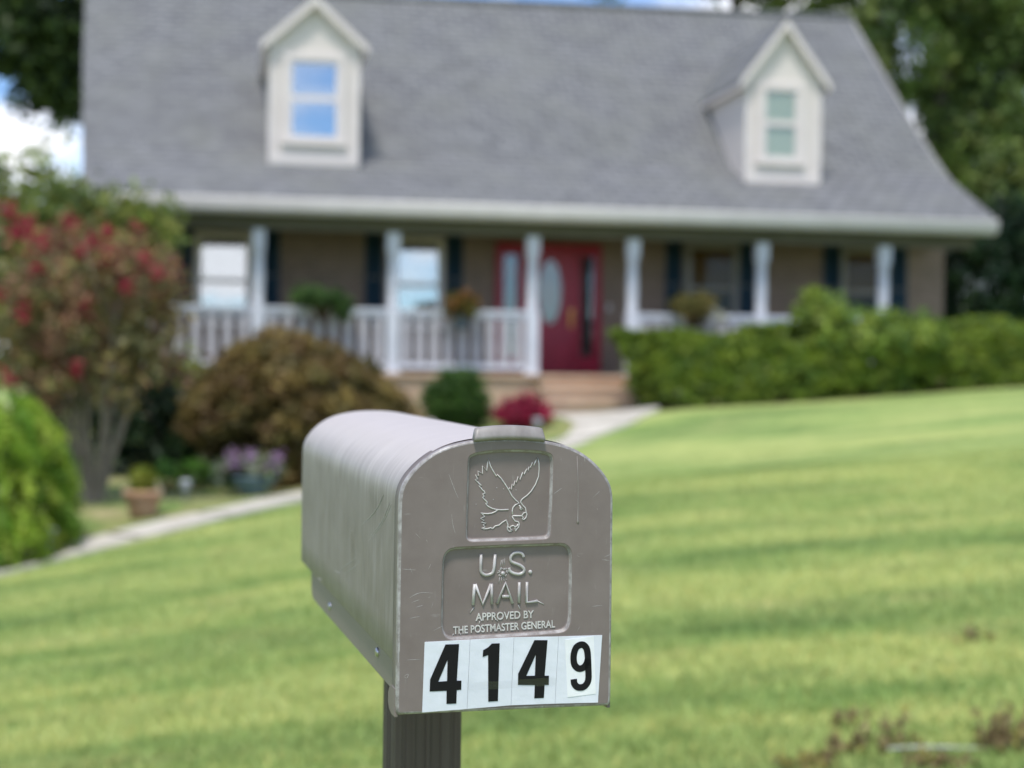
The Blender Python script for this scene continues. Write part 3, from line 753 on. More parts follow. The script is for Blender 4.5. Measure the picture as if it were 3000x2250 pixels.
four([(2466, 6021), (3640, 5984), (3418, 2921), (3807, 2906), (3802, 2106), (3429, 2120), (3378, 1002), (2518, 998), (2552, 2146), (1053, 2213), (1056, 3168)], [(2598, 4764), (2549, 2953), (1782, 2966)], s3)
# the 9: a ribbon swept along its centre line
def ribbon(L, wd, w):
    P = [np.array(p) * 1e-5 for p in smooth_poly(L, 5)]
    vs = []
    for i, p in enumerate(P):
        tt = P[min(i + 1, len(P) - 1)] - P[max(i - 1, 0)]; tt /= np.linalg.norm(tt)
        nn = np.array([-tt[1], tt[0]]) * wd / 2
        vs += [(p[0] + nn[0], w, p[1] + nn[1]), (p[0] - nn[0], w, p[1] - nn[1])]
    return vs, [(2 * i, 2 * i + 2, 2 * i + 3, 2 * i + 1) for i in range(len(P) - 1)]
mb = MB()
mb.add(*ribbon([(6030, 2530), (6090, 2150), (6330, 1860), (6640, 1780), (6990, 1860), (7270, 2180), (7365, 2600), (7345, 3300), (7290, 4300), (7225, 4900), (7110, 5230), (6850, 5470), (6560, 5480), (6240, 5290), (6050, 4880), (5990, 4350), (6070, 3830), (6330, 3500), (6640, 3420), (6960, 3560), (7180, 3860), (7290, 4250)], 0.0058, WD - 0.0003))
mb.build('digit', M['black_print'], s5)

mb = MB()
tp = [(-0.0345, 0.0192), (-0.02, 0.0193), (0.0, 0.0196), (0.02, 0.0202), (0.0445, 0.0206)]
vs = []
for j, (u, v) in enumerate(tp):
    for q in range(4):
        vs.append((u, WD - 0.00050 - 0.00012 * math.sin(q * 1.1 + j), v + 0.0068 * q / 3))
mb.add(vs, [(j * 4 + q, (j + 1) * 4 + q, (j + 1) * 4 + q + 1, j * 4 + q + 1) for j in range(4) for q in range(3)], True)
mb.build('clear_tape', M['tape'], mail, ML)
# shell: profile swept back, rounded rear edge, closed back
BD = 0.7366
body_half = [(u * 0.972, v * 1.0 + 0.001) for u, v in arc if v > 0.17] + [(0.0925, 0.12), (0.0922, 0.07), (0.0920, 0.0405), (0.0905, 0.0385)]
bl_ = [(-u, v) for u, v in body_half[1:]][::-1]
bprof = bl_ + body_half
per = [0.0]
for i in range(1, len(bprof)): per.append(per[-1] + math.dist(bprof[i - 1], bprof[i]))
ws = [0.012, 0.10, 0.25, 0.45, 0.62, BD - 0.02, BD - 0.012, BD - 0.006, BD - 0.002, BD]
ins = [0, 0, 0, 0, 0, 0, 0.0008, 0.0025, 0.0060, 0.0105]
vs = []; n = len(bprof); cx_, cv_ = 0.0, 0.12
grow = [1 + 0.006 * min(1, w / BD) for w in ws]
for w, d, g_ in zip(ws, ins, grow):
    Q = offset_poly(bprof, d) if d else bprof
    for i, (u, v) in enumerate(Q):
        v = max(v, 0.0385)
        vs.append((u * g_, w, v))
fs = [(r * n + i, r * n + i + 1, (r + 1) * n + i + 1, (r + 1) * n + i) for r in range(len(ws) - 1) for i in range(n - 1)]
nf = len(fs)
fs.append(tuple((len(ws) - 1) * n + i for i in range(n)))
fs += [(r * n + n - 1, r * n, (r + 1) * n, (r + 1) * n + n - 1) for r in range(len(ws) - 1)]
me = bpy.data.meshes.new('shell'); me.from_pydata(vs, [], fs)
me.polygons.foreach_set('use_smooth', [i < nf for i in range(len(fs))])
ul = me.uv_layers.new(name='UVMap')
for p in me.polygons:
    for li in p.loop_indices:
        vi = me.loops[li].vertex_index
        ul.data[li].uv = (per[vi % n], ws[vi // n])
me.update()
bm = bmesh.new(); bm.from_mesh(me); bmesh.ops.recalc_face_normals(bm, faces=bm.faces); bm.to_mesh(me); bm.free()
shell = link_mesh('shell', me, M['shell'], mail, ML)
mb = MB()
for L in ([(1305, 2501), (1495, 1711), (1646, 1214), (1788, 918)], [(1172, 2282), (1390, 1422), (1575, 903), (1747, 581)], [(998, 5209), (1197, 3389), (1365, 1701)], [(1056, 2588), (1285, 1695), (1510, 984), (1740, 499)],
          [(631, 3965), (830, 3287), (981, 2658), (1240, 1803)], [(737, 3363), (902, 2651), (1105, 1932)], [(680, 4060), (726, 3532)], [(977, 2505), (899, 2499)], [(405, 5522), (433, 5104)], [(1980, 6600), (1900, 6590)], [(1320, 6400), (1280, 6395)]):
    Q = wobble(L, 6)
    scuff(mb, [(-0.0922 * (1 + 0.006 * w_ * 1e-4 / BD) + 0.0002, w_ * 1e-4, v_ * 1e-4) for v_, w_ in Q], 0.00055)
mb.build('scuff_marks', M['scuff'], shell)
# base tray under the shell (set in), with screws through its skirt
mb = MB()
for sgn in (-1, 1):
    sk = [(0.024, 0.0398), (0.655, 0.0398), (0.655, 0.012), (0.648, 0.006), (0.632, 0.0025), (0.024, 0.0085)]
    k = len(sk); x0, x1 = sgn * 0.0868, sgn * 0.0838
    vs = [(x0, w_, v_) for w_, v_ in sk] + [(x1, w_, v_) for w_, v_ in sk]
    mb.add(vs, [tuple(range(k)), tuple(range(2 * k - 1, k - 1, -1))] + [(i, (i + 1) % k, (i + 1) % k + k, i + k) for i in range(k)])
mb.box(-0.0837, 0.0837, 0.024, 0.654, 0.030, 0.0380)
tray = mb.build('base_tray', M['shell'], mail, ML, bevel=0.0008)
for sgn in (-1, 1):
    for w_, v_ in ((0.4754, 0.0185), (0.1437, 0.0270)):
        mb = MB(); vs = []; seg = 16
        prof = [(0.0046, 0.0), (0.0046, 0.0010), (0.0038, 0.0020), (0.0022, 0.0026), (0.0003, 0.0028)]
        for rr, hh in prof:
            for q in range(seg):
                an = 2 * math.pi * q / seg
                vs.append((sgn * (0.0868 + hh), w_ + rr * math.cos(an), v_ + rr * math.sin(an)))
        mb.add(vs, [(i * seg + q, i * seg + (q + 1) % seg, (i + 1) * seg + (q + 1) % seg, (i + 1) * seg + q) for i in range(len(prof) - 1) for q in range(seg)], True)
        mb.build('screw', M['steel_screw'], tray)
# post: fluted square column
mb = MB()
def fluted(u0, u1, w0, w1):
    P = []
    def side(a, b_):
        a = np.array(a); b_ = np.array(b_); d = b_ - a; L = np.linalg.norm(d); d /= L; nn = np.array([d[1], -d[0]])   # outward for CCW
        for s, dep in ((0.0, 0), (0.10, 0), (0.115, -0.0016), (0.16, -0.0016), (0.175, 0), (0.30, 0), (0.315, -0.0022), (0.46, -0.0022), (0.475, 0), (0.525, 0), (0.54, -0.0022), (0.685, -0.0022), (0.70, 0), (0.825, 0), (0.84, -0.0016), (0.885, -0.0016), (0.90, 0)):
            P.append(tuple(a + d * L * s + nn * dep))
    side((u0, w0), (u1, w0)); side((u1, w0), (u1, w1)); side((u1, w1), (u0, w1)); side((u0, w1), (u0, w0))
    return P
P = fluted(-0.0365, 0.0355, 0.330, 0.405); n = len(P)
vs = [(u, w_, -1.13) for u, w_ in P] + [(u, w_, 0.029) for u, w_ in P]
mb.add(vs, [(i, (i + 1) % n, (i + 1) % n + n, i + n) for i in range(n)] + [tuple(range(n))[::-1], tuple(range(n, 2 * n))])
mb.build('post', M['post_plastic'], mail, ML)

# ------------------------------------------------------------------ house
PSI = math.atan(0.18)
FZ = 0.62                                   # porch floor above the house origin
HO = Vector((0.29684747, 24.0, 1.3662415 - FZ))
house = empty('brick_house', HO, PSI)
tag(house, 'brick house with grey shingle roof, two cream dormers, red front door and white porch columns', 'house')
HL = (0, 0, FZ)
def hb(mb, name, mat, parent=None, bevel=0.0):
    return mb.build(name, mat, house if parent is None else parent, HL if parent is None else None, bevel)
NW = 1.7
# walls
mb = MB()
mb.box(-6.5, 7.7, NW, 10.0, -0.9, 2.45)
poly = [(NW, 2.45), (10.0, 2.45), (5.6, 6.75)]
for x0, x1 in ((-6.5, -6.3), (7.3, 7.5)):
    vs = [(x0, n_, z_) for n_, z_ in poly] + [(x1, n_, z_) for n_, z_ in poly]
    mb.add(vs, [(0, 1, 2), (5, 4, 3), (0, 3, 4, 1), (1, 4, 5, 2), (2, 5, 3, 0)])
hb(mb, 'wall', M['brick'])
# roof: (n, z) line lower slope, break, ridge, rear; left and right ends
mb = MB()
prof = [(-0.42, 2.60), (0.7, 3.085), (1.5, 3.435), (1.9, 3.63), (2.4, 4.08), (3.7, 5.34), (5.5, 7.09), (10.2, 2.6)]
uL = [-6.80, -6.88, -6.95, -7.00, -7.05, -7.18, -7.32, -7.3]
uR = [7.58, 7.68, 7.76, 7.80, 7.76, 7.62, 7.48, 7.5]
tilt = [0.0, 0, 0, 0, 0.0, 0.04, 0.09, 0.0]
NU = 24; th = 0.09
vs = []
for (n_, z_), a, b_, ti in zip(prof, uL, uR, tilt):
    for k in range(NU + 1):
        s = k / NU
        vs.append((a + (b_ - a) * s, n_, z_ + ti * (2 * s - 1)))
top = len(vs)
vs += [(x, y, z - th) for x, y, z in vs]
q = NU + 1; R = len(prof)
fs = [(r * q + k, r * q + k + 1, (r + 1) * q + k + 1, (r + 1) * q + k) for r in range(R - 1) for k in range(NU)]
fs += [tuple(i + top for i in f[::-1]) for f in fs]
fs += [(k, k + top, k + 1 + top, k + 1) for k in range(NU)] + [((R - 1) * q + k + 1, (R - 1) * q + k + 1 + top, (R - 1) * q + k + top, (R - 1) * q + k) for k in range(NU)]
fs += [(r * q, (r + 1) * q, (r + 1) * q + top, r * q + top) for r in range(R - 1)] + [((r + 1) * q + NU, r * q + NU, r * q + NU + top, (r + 1) * q + NU + top) for r in range(R - 1)]
mb.add(vs, fs)
roof = hb(mb, 'roof', M['shingle'])
mb = MB()
mb.tube([(-7.32, 5.5, 7.01), (0, 5.5, 7.10), (7.48, 5.5, 7.19)], 0.07, 8)
hb(mb, 'ridge_cap', M['shingle'], roof)
# rake trim on the right end
mb = MB()
for r in range(R - 2):
    (n0, z0), (n1, z1) = prof[r], prof[r + 1]
    x0, x1 = uR[r] + 0.004, uR[r + 1] + 0.004
    vs = [(x0, n0, z0 + tilt[r] - 0.02), (x0, n0, z0 + tilt[r] - 0.2), (x1, n1, z1 + tilt[r + 1] - 0.2), (x1, n1, z1 + tilt[r + 1] - 0.02)]
    vs += [(x + 0.03, y, z) for x, y, z in vs]
    mb.add(vs, [(0, 1, 2, 3), (7, 6, 5, 4), (0, 4, 5, 1), (3, 2, 6, 7)] + ([(0, 3, 7, 4), (1, 5, 6, 2)]))
hb(mb, 'rake_trim', M['gutter_paint'], roof)
# gutter: half-round trough in front of a fascia
mb = MB()
mb.box(-6.78, 7.56, -0.40, -0.375, 2.345, 2.58)
gp = [(-0.405, 2.578), (-0.50, 2.588), (-0.506, 2.570), (-0.500, 2.50), (-0.490, 2.42), (-0.475, 2.375), (-0.405, 2.365)]
k = len(gp)
vs = [(-6.80, a, b_) for a, b_ in gp] + [(7.58, a, b_) for a, b_ in gp]
mb.add(vs, [(i, i + 1, i + 1 + k, i + k) for i in range(k - 1)] + [tuple(range(k)), tuple(range(2 * k - 1, k - 1, -1))], True)
hb(mb, 'gutter', M['gutter_paint'])
mb = MB(); mb.box(-6.7, 7.5, -0.372, NW - 0.003, 2.36, 2.40)
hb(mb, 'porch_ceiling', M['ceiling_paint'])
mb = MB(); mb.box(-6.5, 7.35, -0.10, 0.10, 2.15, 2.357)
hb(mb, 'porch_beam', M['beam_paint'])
# porch floor and foundation
mb = MB()
mb.box(-6.5, 7.4, -0.28, NW - 0.003, -0.075, 0.0)
mb.box(-6.45, 7.35, -0.22, NW - 0.003, -0.9, -0.078)
hb(mb, 'porch_floor', M['step_brick'], None, 0.01)
# steps
mb = MB()
for (x0, x1, n0, n1, zt) in ((0.04, 1.54, -0.66, -0.283, -0.002), (-0.02, 1.60, -1.02, -0.663, -0.187), (-0.08, 1.67, -1.38, -1.023, -0.372)):
    mb.box(x0 - 0.02, x1 + 0.02, n0 - 0.035, n1, zt - 0.065, zt)
    mb.box(x0, x1, n0, n1 - 0.002, -0.9, zt - 0.067)
hb(mb, 'steps', M['step_brick'], None, 0.012)
# columns: square ends, turned middle
cols = [-6.3, -4.22, -2.18, 0.0, 1.61, 3.74, 5.82]
mb = MB()
mb.box(-0.10, 0.10, -0.10, 0.10, 0.0, 0.98)
mb.box(-0.098, 0.098, -0.098, 0.098, 1.86, 2.147)
mb.lathe([(0.095, 0.98), (0.085, 1.0), (0.097, 1.03), (0.097, 1.06), (0.082, 1.09), (0.088, 1.2), (0.094, 1.35), (0.091, 1.5), (0.084, 1.66), (0.080, 1.74), (0.093, 1.77), (0.093, 1.80), (0.082, 1.82), (0.095, 1.86)], 20, cap=False)
mb.box(-0.115, 0.115, -0.115, 0.115, 0.001, 0.04)
col0 = hb(mb, 'porch_column', M['white_paint'], None, 0.006)
col0.location = (cols[0], 0, FZ)
for u in cols[1:]:
    c_ = copy_tree(col0, house); c_.location = (u, 0, FZ)
# railings with sawn balusters
bal_me = None
def railing(u0, u1):
    global bal_me
    mb = MB()
    mb.box(u0, u1, -0.045, 0.045, 0.93, 0.985)
    mb.box(u0, u1, -0.025, 0.025, 0.865, 0.928)
    mb.box(u0, u1, -0.03, 0.03, 0.075, 0.155)
    o = hb(mb, 'railing', M['white_paint'], None, 0.004)
    n = max(1, round((u1 - u0) / 0.226))
    for i in range(n):
        u = u0 + (i + 0.5) * (u1 - u0) / n
        if bal_me is None:
            L_ = [(0.062, 0.157), (0.062, 0.25), (0.070, 0.33), (0.072, 0.42), (0.068, 0.52), (0.060, 0.60), (0.064, 0.68), (0.066, 0.76), (0.062, 0.863)]
            m2 = MB(); m2.prism([(a, z) for a, z in L_] + [(-a, z) for a, z in L_[::-1]], -0.011, 0.011)
            b2 = m2.build('baluster', M['shaded_baluster'], o); bal_me = b2.data
        else:
            b2 = bpy.data.objects.new('baluster', bal_me); COL.objects.link(b2); b2.parent = o
        b2.location = (u, 0, 0)
for a, b_ in ((-6.2, -4.32), (-4.12, -2.28), (-2.08, -0.10), (1.71, 3.64), (3.84, 5.72)):
    railing(a, b_)
# windows on the porch wall
def window(u0, u1, z0, z1, zr, glass_m, back, parent=None, n=NW, frame_m='trim_paint', fw=0.07, half=0.0):
    mb = MB()
    y0, y1 = n - 0.07, n - 0.003
    mb.box(u0 - fw, u1 + fw, y0, y1, z1, z1 + fw); mb.box(u0 - fw, u0, y0, y1, z0 - 0.002, z1 - 0.002); mb.box(u1, u1 + fw, y0, y1, z0 - 0.002, z1 - 0.002)
    o = mb.build('window', M[frame_m], parent or house, HL if parent is None else None, 0.004)
    mb = MB(); mb.box(u0 - fw - 0.03, u1 + fw + 0.03, y0 - 0.03, y1, z0 - 0.06, z0 - 0.004)
    mb.build('sill', M[frame_m], o, None, 0.004)
    mb = MB(); sw = 0.035
    for a, b_, off in ((z0, zr, 0.0), (zr, z1, 0.012)):
        yy0, yy1 = n - 0.055 + off, n - 0.035 + off
        mb.box(u0 + 0.001, u0 + sw, yy0, yy1, a + 0.001, b_); mb.box(u1 - sw, u1 - 0.001, yy0, yy1, a + 0.001, b_)
        mb.box(u0 + sw + 0.001, u1 - sw - 0.001, yy0, yy1, a + 0.001, a + sw); mb.box(u0 + sw + 0.001, u1 - sw - 0.001, yy0, yy1, b_ - sw, b_ - 0.001)
    mb.build('sash', M[frame_m], o)
    for a, b_, off in ((z0, zr, 0.0), (zr, z1, 0.012)):
        mb = MB(); mb.box(u0 + sw - 0.004, u1 - sw + 0.004, n - 0.047 + off, n - 0.043 + off, a + sw - 0.004, b_ - sw + 0.004)
        mb.build('pane', M[glass_m], o)
    zs = z0 + (z1 - z0) * half
    mb = MB(); mb.box(u0 + 0.002, u1 - 0.002, n - 0.018, n - 0.013, zs, z1 - 0.002); mb.build('blind', M[back], o)
    if half:
        mb = MB(); mb.box(u0 + 0.002, u1 - 0.002, n - 0.012, n - 0.008, z0, zs + 0.1); mb.build('dark_interior', M['dark_room'], o)
    return o
window(-5.14, -4.36, 0.78, 2.16, 1.45, 'coated_glass', 'dark_room')
window(-2.02, -1.24, 0.78, 2.16, 1.45, 'coated_glass', 'dark_room')
window(3.04, 3.84, 0.85, 2.20, 1.50, 'dim_glass', 'blind', half=0.42, frame_m='shaded_frame')
window(5.84, 6.50, 0.85, 2.20, 1.50, 'dim_glass', 'blind', half=0.42, frame_m='shaded_frame')
# shutters: frame with louvres
def shutter(u0, u1, z0=0.75, z1=2.30):
    mb = MB(); y0, y1 = NW - 0.035, NW - 0.003; w = 0.045
    mb.box(u0, u0 + w, y0, y1, z0, z1); mb.box(u1 - w, u1, y0, y1, z0, z1)
    zm = (z0 + z1) / 2
    for a in (z0, zm - w / 2, z1 - w): mb.box(u0 + w + 0.001, u1 - w - 0.001, y0 + 0.001, y1, a, a + w)
    z = z0 + w + 0.02
    while z < z1 - w - 0.03:
        if abs(z - zm) > 0.05:
            vs = [(u0 + w, y0 + 0.006, z), (u1 - w, y0 + 0.006, z), (u1 - w, y1, z + 0.035), (u0 + w, y1, z + 0.035)]
            vs += [(x, y, zz + 0.007) for x, y, zz in vs]
            mb.add(vs, [(0, 1, 2, 3), (7, 6, 5, 4), (0, 4, 5, 1)])
        z += 0.038
    hb(mb, 'shutter', M['navy_shutter'])
for a, b_ in ((-5.52, -5.25), (-4.14, -3.86), (-2.47, -2.18), (-1.13, -0.85), (2.63, 2.91), (3.95, 4.21), (5.46, 5.76), (6.69, 7.0)):
    shutter(a, b_)
# front door with sidelights
mb = MB(); y0, y1 = NW - 0.09, NW - 0.003
mb.box(-0.30, 1.50, y0, y1, 2.07, 2.19); mb.box(-0.30, -0.22, y0, y1, 0.0, 2.068); mb.box(1.42, 1.50, y0, y1, 0.0, 2.068)
mb.box(0.12, 0.19, y0, y1, 0.0, 2.068); mb.box(1.06, 1.10, y0, y1, 0.0, 2.068)
hb(mb, 'door_frame', M['red_paint'], None, 0.006)
mb = MB(); mb.box(0.192, 1.058, NW - 0.06, NW - 0.004, 0.03, 2.066)
for (a, b_, c_, d_) in ((0.28, 0.58, 0.20, 0.68), (0.67, 0.97, 0.20, 0.68)):
    mb.box(a, b_, NW - 0.072, NW - 0.061, c_, d_)
leaf = hb(mb, 'front_door', M['red_paint'], None, 0.006)
def oval(name, mat, cu, cz, ru, rz, y0, y1, parent, hole=0.0):
    mb = MB(); n = 36; vs = []
    for y in (y0, y1):
        for k in range(n):
            a = 2 * math.pi * k / n; vs.append((cu + ru * math.cos(a), y, cz + rz * math.sin(a)))
    mb.add(vs, [tuple(range(n))[::-1], tuple(range(n, 2 * n))] + [(k, (k + 1) % n, (k + 1) % n + n, k + n) for k in range(n)])
    return mb.build(name, mat, parent)
oval('oval_backing', M['leaded_back'], 0.62, 1.385, 0.20, 0.54, NW - 0.068, NW - 0.061, leaf)
oval('oval_glass', M['leaded_glass'], 0.62, 1.385, 0.195, 0.535, NW - 0.074, NW - 0.070, leaf)
mb = MB(); pts = [(0.62 + 0.205 * math.cos(a), NW - 0.072, 1.385 + 0.55 * math.sin(a)) for a in np.linspace(0, 2 * math.pi, 41)]
mb.tube(pts, 0.016, 8, caps=False); mb.build('oval_moulding', M['red_paint'], leaf)
mb = MB(); mb.box(0.955, 1.025, NW - 0.075, NW - 0.0605, 0.80, 1.10)
mb.tube([(0.99, NW - 0.12, 0.86), (0.99, NW - 0.14, 0.93), (0.99, NW - 0.12, 1.0)], 0.016, 8)
mb.tube([(0.99, NW - 0.075, 0.93), (0.99, NW - 0.12, 0.93)], 0.03, 10)
mb.build('door_handle', M['brass'], leaf, None, 0.003)
for a, b_ in ((-0.218, 0.118), (1.102, 1.418)):
    mb = MB(); yy0, yy1 = NW - 0.055, NW - 0.004
    mb.box(a, b_, yy0, yy1, 0.03, 0.30); mb.box(a, b_, yy0, yy1, 1.99, 2.066); mb.box(a, a + 0.055, yy0, yy1, 0.302, 1.988); mb.box(b_ - 0.055, b_, yy0, yy1, 0.302, 1.988)
    sl = hb(mb, 'sidelight', M['red_paint'], None, 0.004)
    mb = MB(); mb.box(a + 0.056, b_ - 0.056, NW - 0.03, NW - 0.026, 0.302, 1.988); mb.build('pane', M['leaded_glass'], sl)
    mb = MB(); mb.box(a + 0.056, b_ - 0.056, NW - 0.012, NW - 0.008, 0.302, 1.988); mb.build('glass_backing', M['leaded_back'], sl)
mb = MB(); mb.box(1.62, 1.68, NW - 0.03, NW - 0.003, 1.08, 1.2); hb(mb, 'doorbell', M['trim_paint'], None, 0.004)
# dormers
def dormer(u0, u1, zb, ze, za, gu0, gu1, gz0, gz1, gzr, glass_m, back):
    n0 = 1.1; um = (u0 + u1) / 2
    def roof_n(z):     # where the main roof reaches height z
        zz = [p[1] for p in prof[:-1]]; nn = [p[0] for p in prof[:-1]]
        return float(np.interp(z, zz, nn))
    ov = 0.13; drop = (za - ze) / ((u1 - u0) / 2)
    mb = MB()
    ne = roof_n(ze) + 0.1; na = roof_n(za) + 0.1
    wall_apex = za - 0.13
    ze_w = ze - 0.02
    front = [(u0, zb - 0.1), (u1, zb - 0.1), (u1, ze_w), (um, wall_apex), (u0, ze_w)]
    vs = [(x, n0, z) for x, z in front] + [(u0, ne, ze_w), (u1, ne, ze_w), (u0, n0 + 0.1, zb - 0.15), (u1, n0 + 0.1, zb - 0.15), (u0, 3.6, zb), (u1, 3.6, zb)]
    mb.add(vs, [(0, 1, 2, 3, 4), (0, 4, 5, 9), (1, 10, 6, 2), (4, 3, 5), (2, 6, 3)])
    d = hb(mb, 'dormer', M['cream_siding'])
    # roof planes
    mb = MB(); th_ = 0.07
    for sg in (-1, 1):
        ue = um + sg * ((u1 - u0) / 2 + ov); zee = ze - drop * ov + 0.02
        a0 = (um, n0 - ov, za); a1 = (um, na, za); b0 = (ue, n0 - ov, zee); b1 = (ue, roof_n(zee) + 0.1, zee)
        vs = [a0, a1, b1, b0]; vs += [(x, y, z - th_) for x, y, z in vs]
        mb.add(vs, [(0, 1, 2, 3), (7, 6, 5, 4), (3, 2, 6, 7), (0, 3, 7, 4)])
    mb.build('dormer_roof', M['shingle'], d)
    # rake boards with returns
    mb = MB(); bw = 0.14
    for sg in (-1, 1):
        ue = um + sg * ((u1 - u0) / 2 + ov + 0.01); zee = ze - drop * (ov + 0.01) + 0.02
        P = [(um, za - 0.02), (ue, zee - 0.02), (ue, zee - 0.02 - bw), (um, za - 0.02 - bw)]
        vs = [(x, n0 - ov - 0.03, z) for x, z in P] + [(x, n0 - ov - 0.002, z) for x, z in P]
        mb.add(vs, [(0, 1, 2, 3), (7, 6, 5, 4), (0, 4, 5, 1), (1, 5, 6, 2), (2, 6, 7, 3)])
        P = [(um, za - 0.10), (ue - sg * 0.02, zee - 0.10)]
        vs = [(P[0][0], n0 - ov, P[0][1]), (P[1][0], n0 - ov, P[1][1]), (P[1][0], n0 - 0.003, P[1][1]), (P[0][0], n0 - 0.003, P[0][1])]
        mb.add(vs, [(0, 1, 2, 3)])
        # eave soffit and gutter board along the side
        xe = ue - sg * 0.012; xs_ = um + sg * (u1 - u0) / 2
        b_end = roof_n(zee - 0.1) + 0.1
        vs = [(xe, n0 - ov, zee - 0.03), (xe, b_end, zee - 0.03), (xe, b_end, zee - 0.13), (xe, n0 - ov, zee - 0.13), (xs_ + sg * 0.003, b_end, zee - 0.13), (xs_ + sg * 0.003, n0 - ov, zee - 0.13)]
        mb.add(vs, [(0, 1, 2, 3), (3, 2, 4, 5)])
    mb.build('rake_board', M['trim_paint'], d)
    # corner boards and skirt board
    mb = MB(); cw = 0.10
    mb.box(u0 - 0.012, u0 + cw, n0 - 0.025, n0 - 0.003, zb, ze - 0.05); mb.box(u1 - cw, u1 + 0.012, n0 - 0.025, n0 - 0.003, zb, ze - 0.05)
    mb.box(u0 + cw + 0.002, u1 - cw - 0.002, n0 - 0.025, n0 - 0.003, zb, zb + 0.14)
    mb.build('corner_board', M['trim_paint'], d)
    fw = 0.11
    mb = MB(); y0, y1 = n0 - 0.06, n0 - 0.003
    mb.box(gu0 - fw, gu1 + fw, y0, y1, gz1, gz1 + fw); mb.box(gu0 - fw, gu0, y0, y1, gz0, gz1 - 0.002); mb.box(gu1, gu1 + fw, y0, y1, gz0, gz1 - 0.002); mb.box(gu0 - fw - 0.02, gu1 + fw + 0.02, y0 - 0.03, y1, gz0 - 0.10, gz0 - 0.003)
    mb.build('window_frame', M['trim_paint'], d, None, 0.004)
    sw = 0.045; mb = MB()
    for a, b_, off in ((gz0, gzr, 0.0), (gzr, gz1, 0.012)):
        yy0, yy1 = n0 - 0.05 + off, n0 - 0.03 + off
        mb.box(gu0 + 0.001, gu0 + sw, yy0, yy1, a + 0.001, b_); mb.box(gu1 - sw, gu1 - 0.001, yy0, yy1, a + 0.001, b_)
        mb.box(gu0 + sw + 0.001, gu1 - sw - 0.001, yy0, yy1, a + 0.001, a + sw); mb.box(gu0 + sw + 0.001, gu1 - sw - 0.001, yy0, yy1, b_ - sw, b_ - 0.001)
    mb.build('sash', M['trim_paint'], d)
    for a, b_, off in ((gz0, gzr, 0.0), (gzr, gz1, 0.012)):
        mb = MB(); mb.box(gu0 + sw - 0.004, gu1 - sw + 0.004, n0 - 0.042 + off, n0 - 0.038 + off, a + sw - 0.004, b_ - sw + 0.004); mb.build('pane', M[glass_m], d)
    mb = MB(); mb.box(gu0 + 0.002, gu1 - 0.002, n0 - 0.015, n0 - 0.010, gz0, gz1); mb.build('blind', M[back], d)
dormer(-4.06, -2.65, 3.30, 5.32, 5.97, -3.75, -2.97, 3.70, 4.94, 4.34, 'coated_glass', 'dark_room')
dormer(3.82, 5.13, 3.26, 5.12, 6.00, 4.12, 4.72, 3.66, 4.82, 4.26, 'clear_glass', 'pale_blind')

# ------------------------------------------------------------------ plants
def leaf_mesh(name, centers, size, colors, mat, parent=None, loc=None, upbias=0.3, aspect=1.7, outward=None, jitter=0.35):
    """one small bent quad per centre"""
    c = np.asarray(centers, float); n = len(c)
    nrm = RNG.normal(size=(n, 3)); nrm /= np.linalg.norm(nrm, axis=1)[:, None] + 1e-9
    nrm[:, 2] += upbias
    if outward is not None: nrm += outward
    nrm /= np.linalg.norm(nrm, axis=1)[:, None] + 1e-9
    t_ = np.cross(nrm, RNG.normal(size=(n, 3))); t_ /= np.linalg.norm(t_, axis=1)[:, None] + 1e-9
    bt = np.cross(nrm, t_)
    s = (size * (1 + jitter * RNG.normal(size=n)).clip(0.4, 1.9))[:, None]
    v = np.empty((n, 4, 3))
    v[:, 0] = c - t_ * s * aspect * 0.5; v[:, 1] = c + bt * s * 0.42 + nrm * s * 0.08; v[:, 2] = c + t_ * s * aspect * 0.5; v[:, 3] = c - bt * s * 0.42 + nrm * s * 0.08
    me = bpy.data.meshes.new(name)
    me.vertices.add(n * 4); me.vertices.foreach_set('co', v.ravel())
    me.loops.add(n * 4); me.loops.foreach_set('vertex_index', np.arange(n * 4, dtype=np.int32))
    me.polygons.add(n); me.polygons.foreach_set('loop_start', np.arange(0, n * 4, 4, dtype=np.int32))
    try: me.polygons.foreach_set('loop_total', np.full(n, 4, dtype=np.int32))
    except Exception: pass
    me.update(calc_edges=True)
    at = me.attributes.new('leaf_colour', 'FLOAT_COLOR', 'POINT')
    col = np.ones((n, 4, 4)); col[:, :, :3] = np.asarray(colors)[:, None, :]
    at.data.foreach_set('color', col.ravel().astype(np.float32))
    me.validate()
    return link_mesh(name, me, mat, parent, loc)

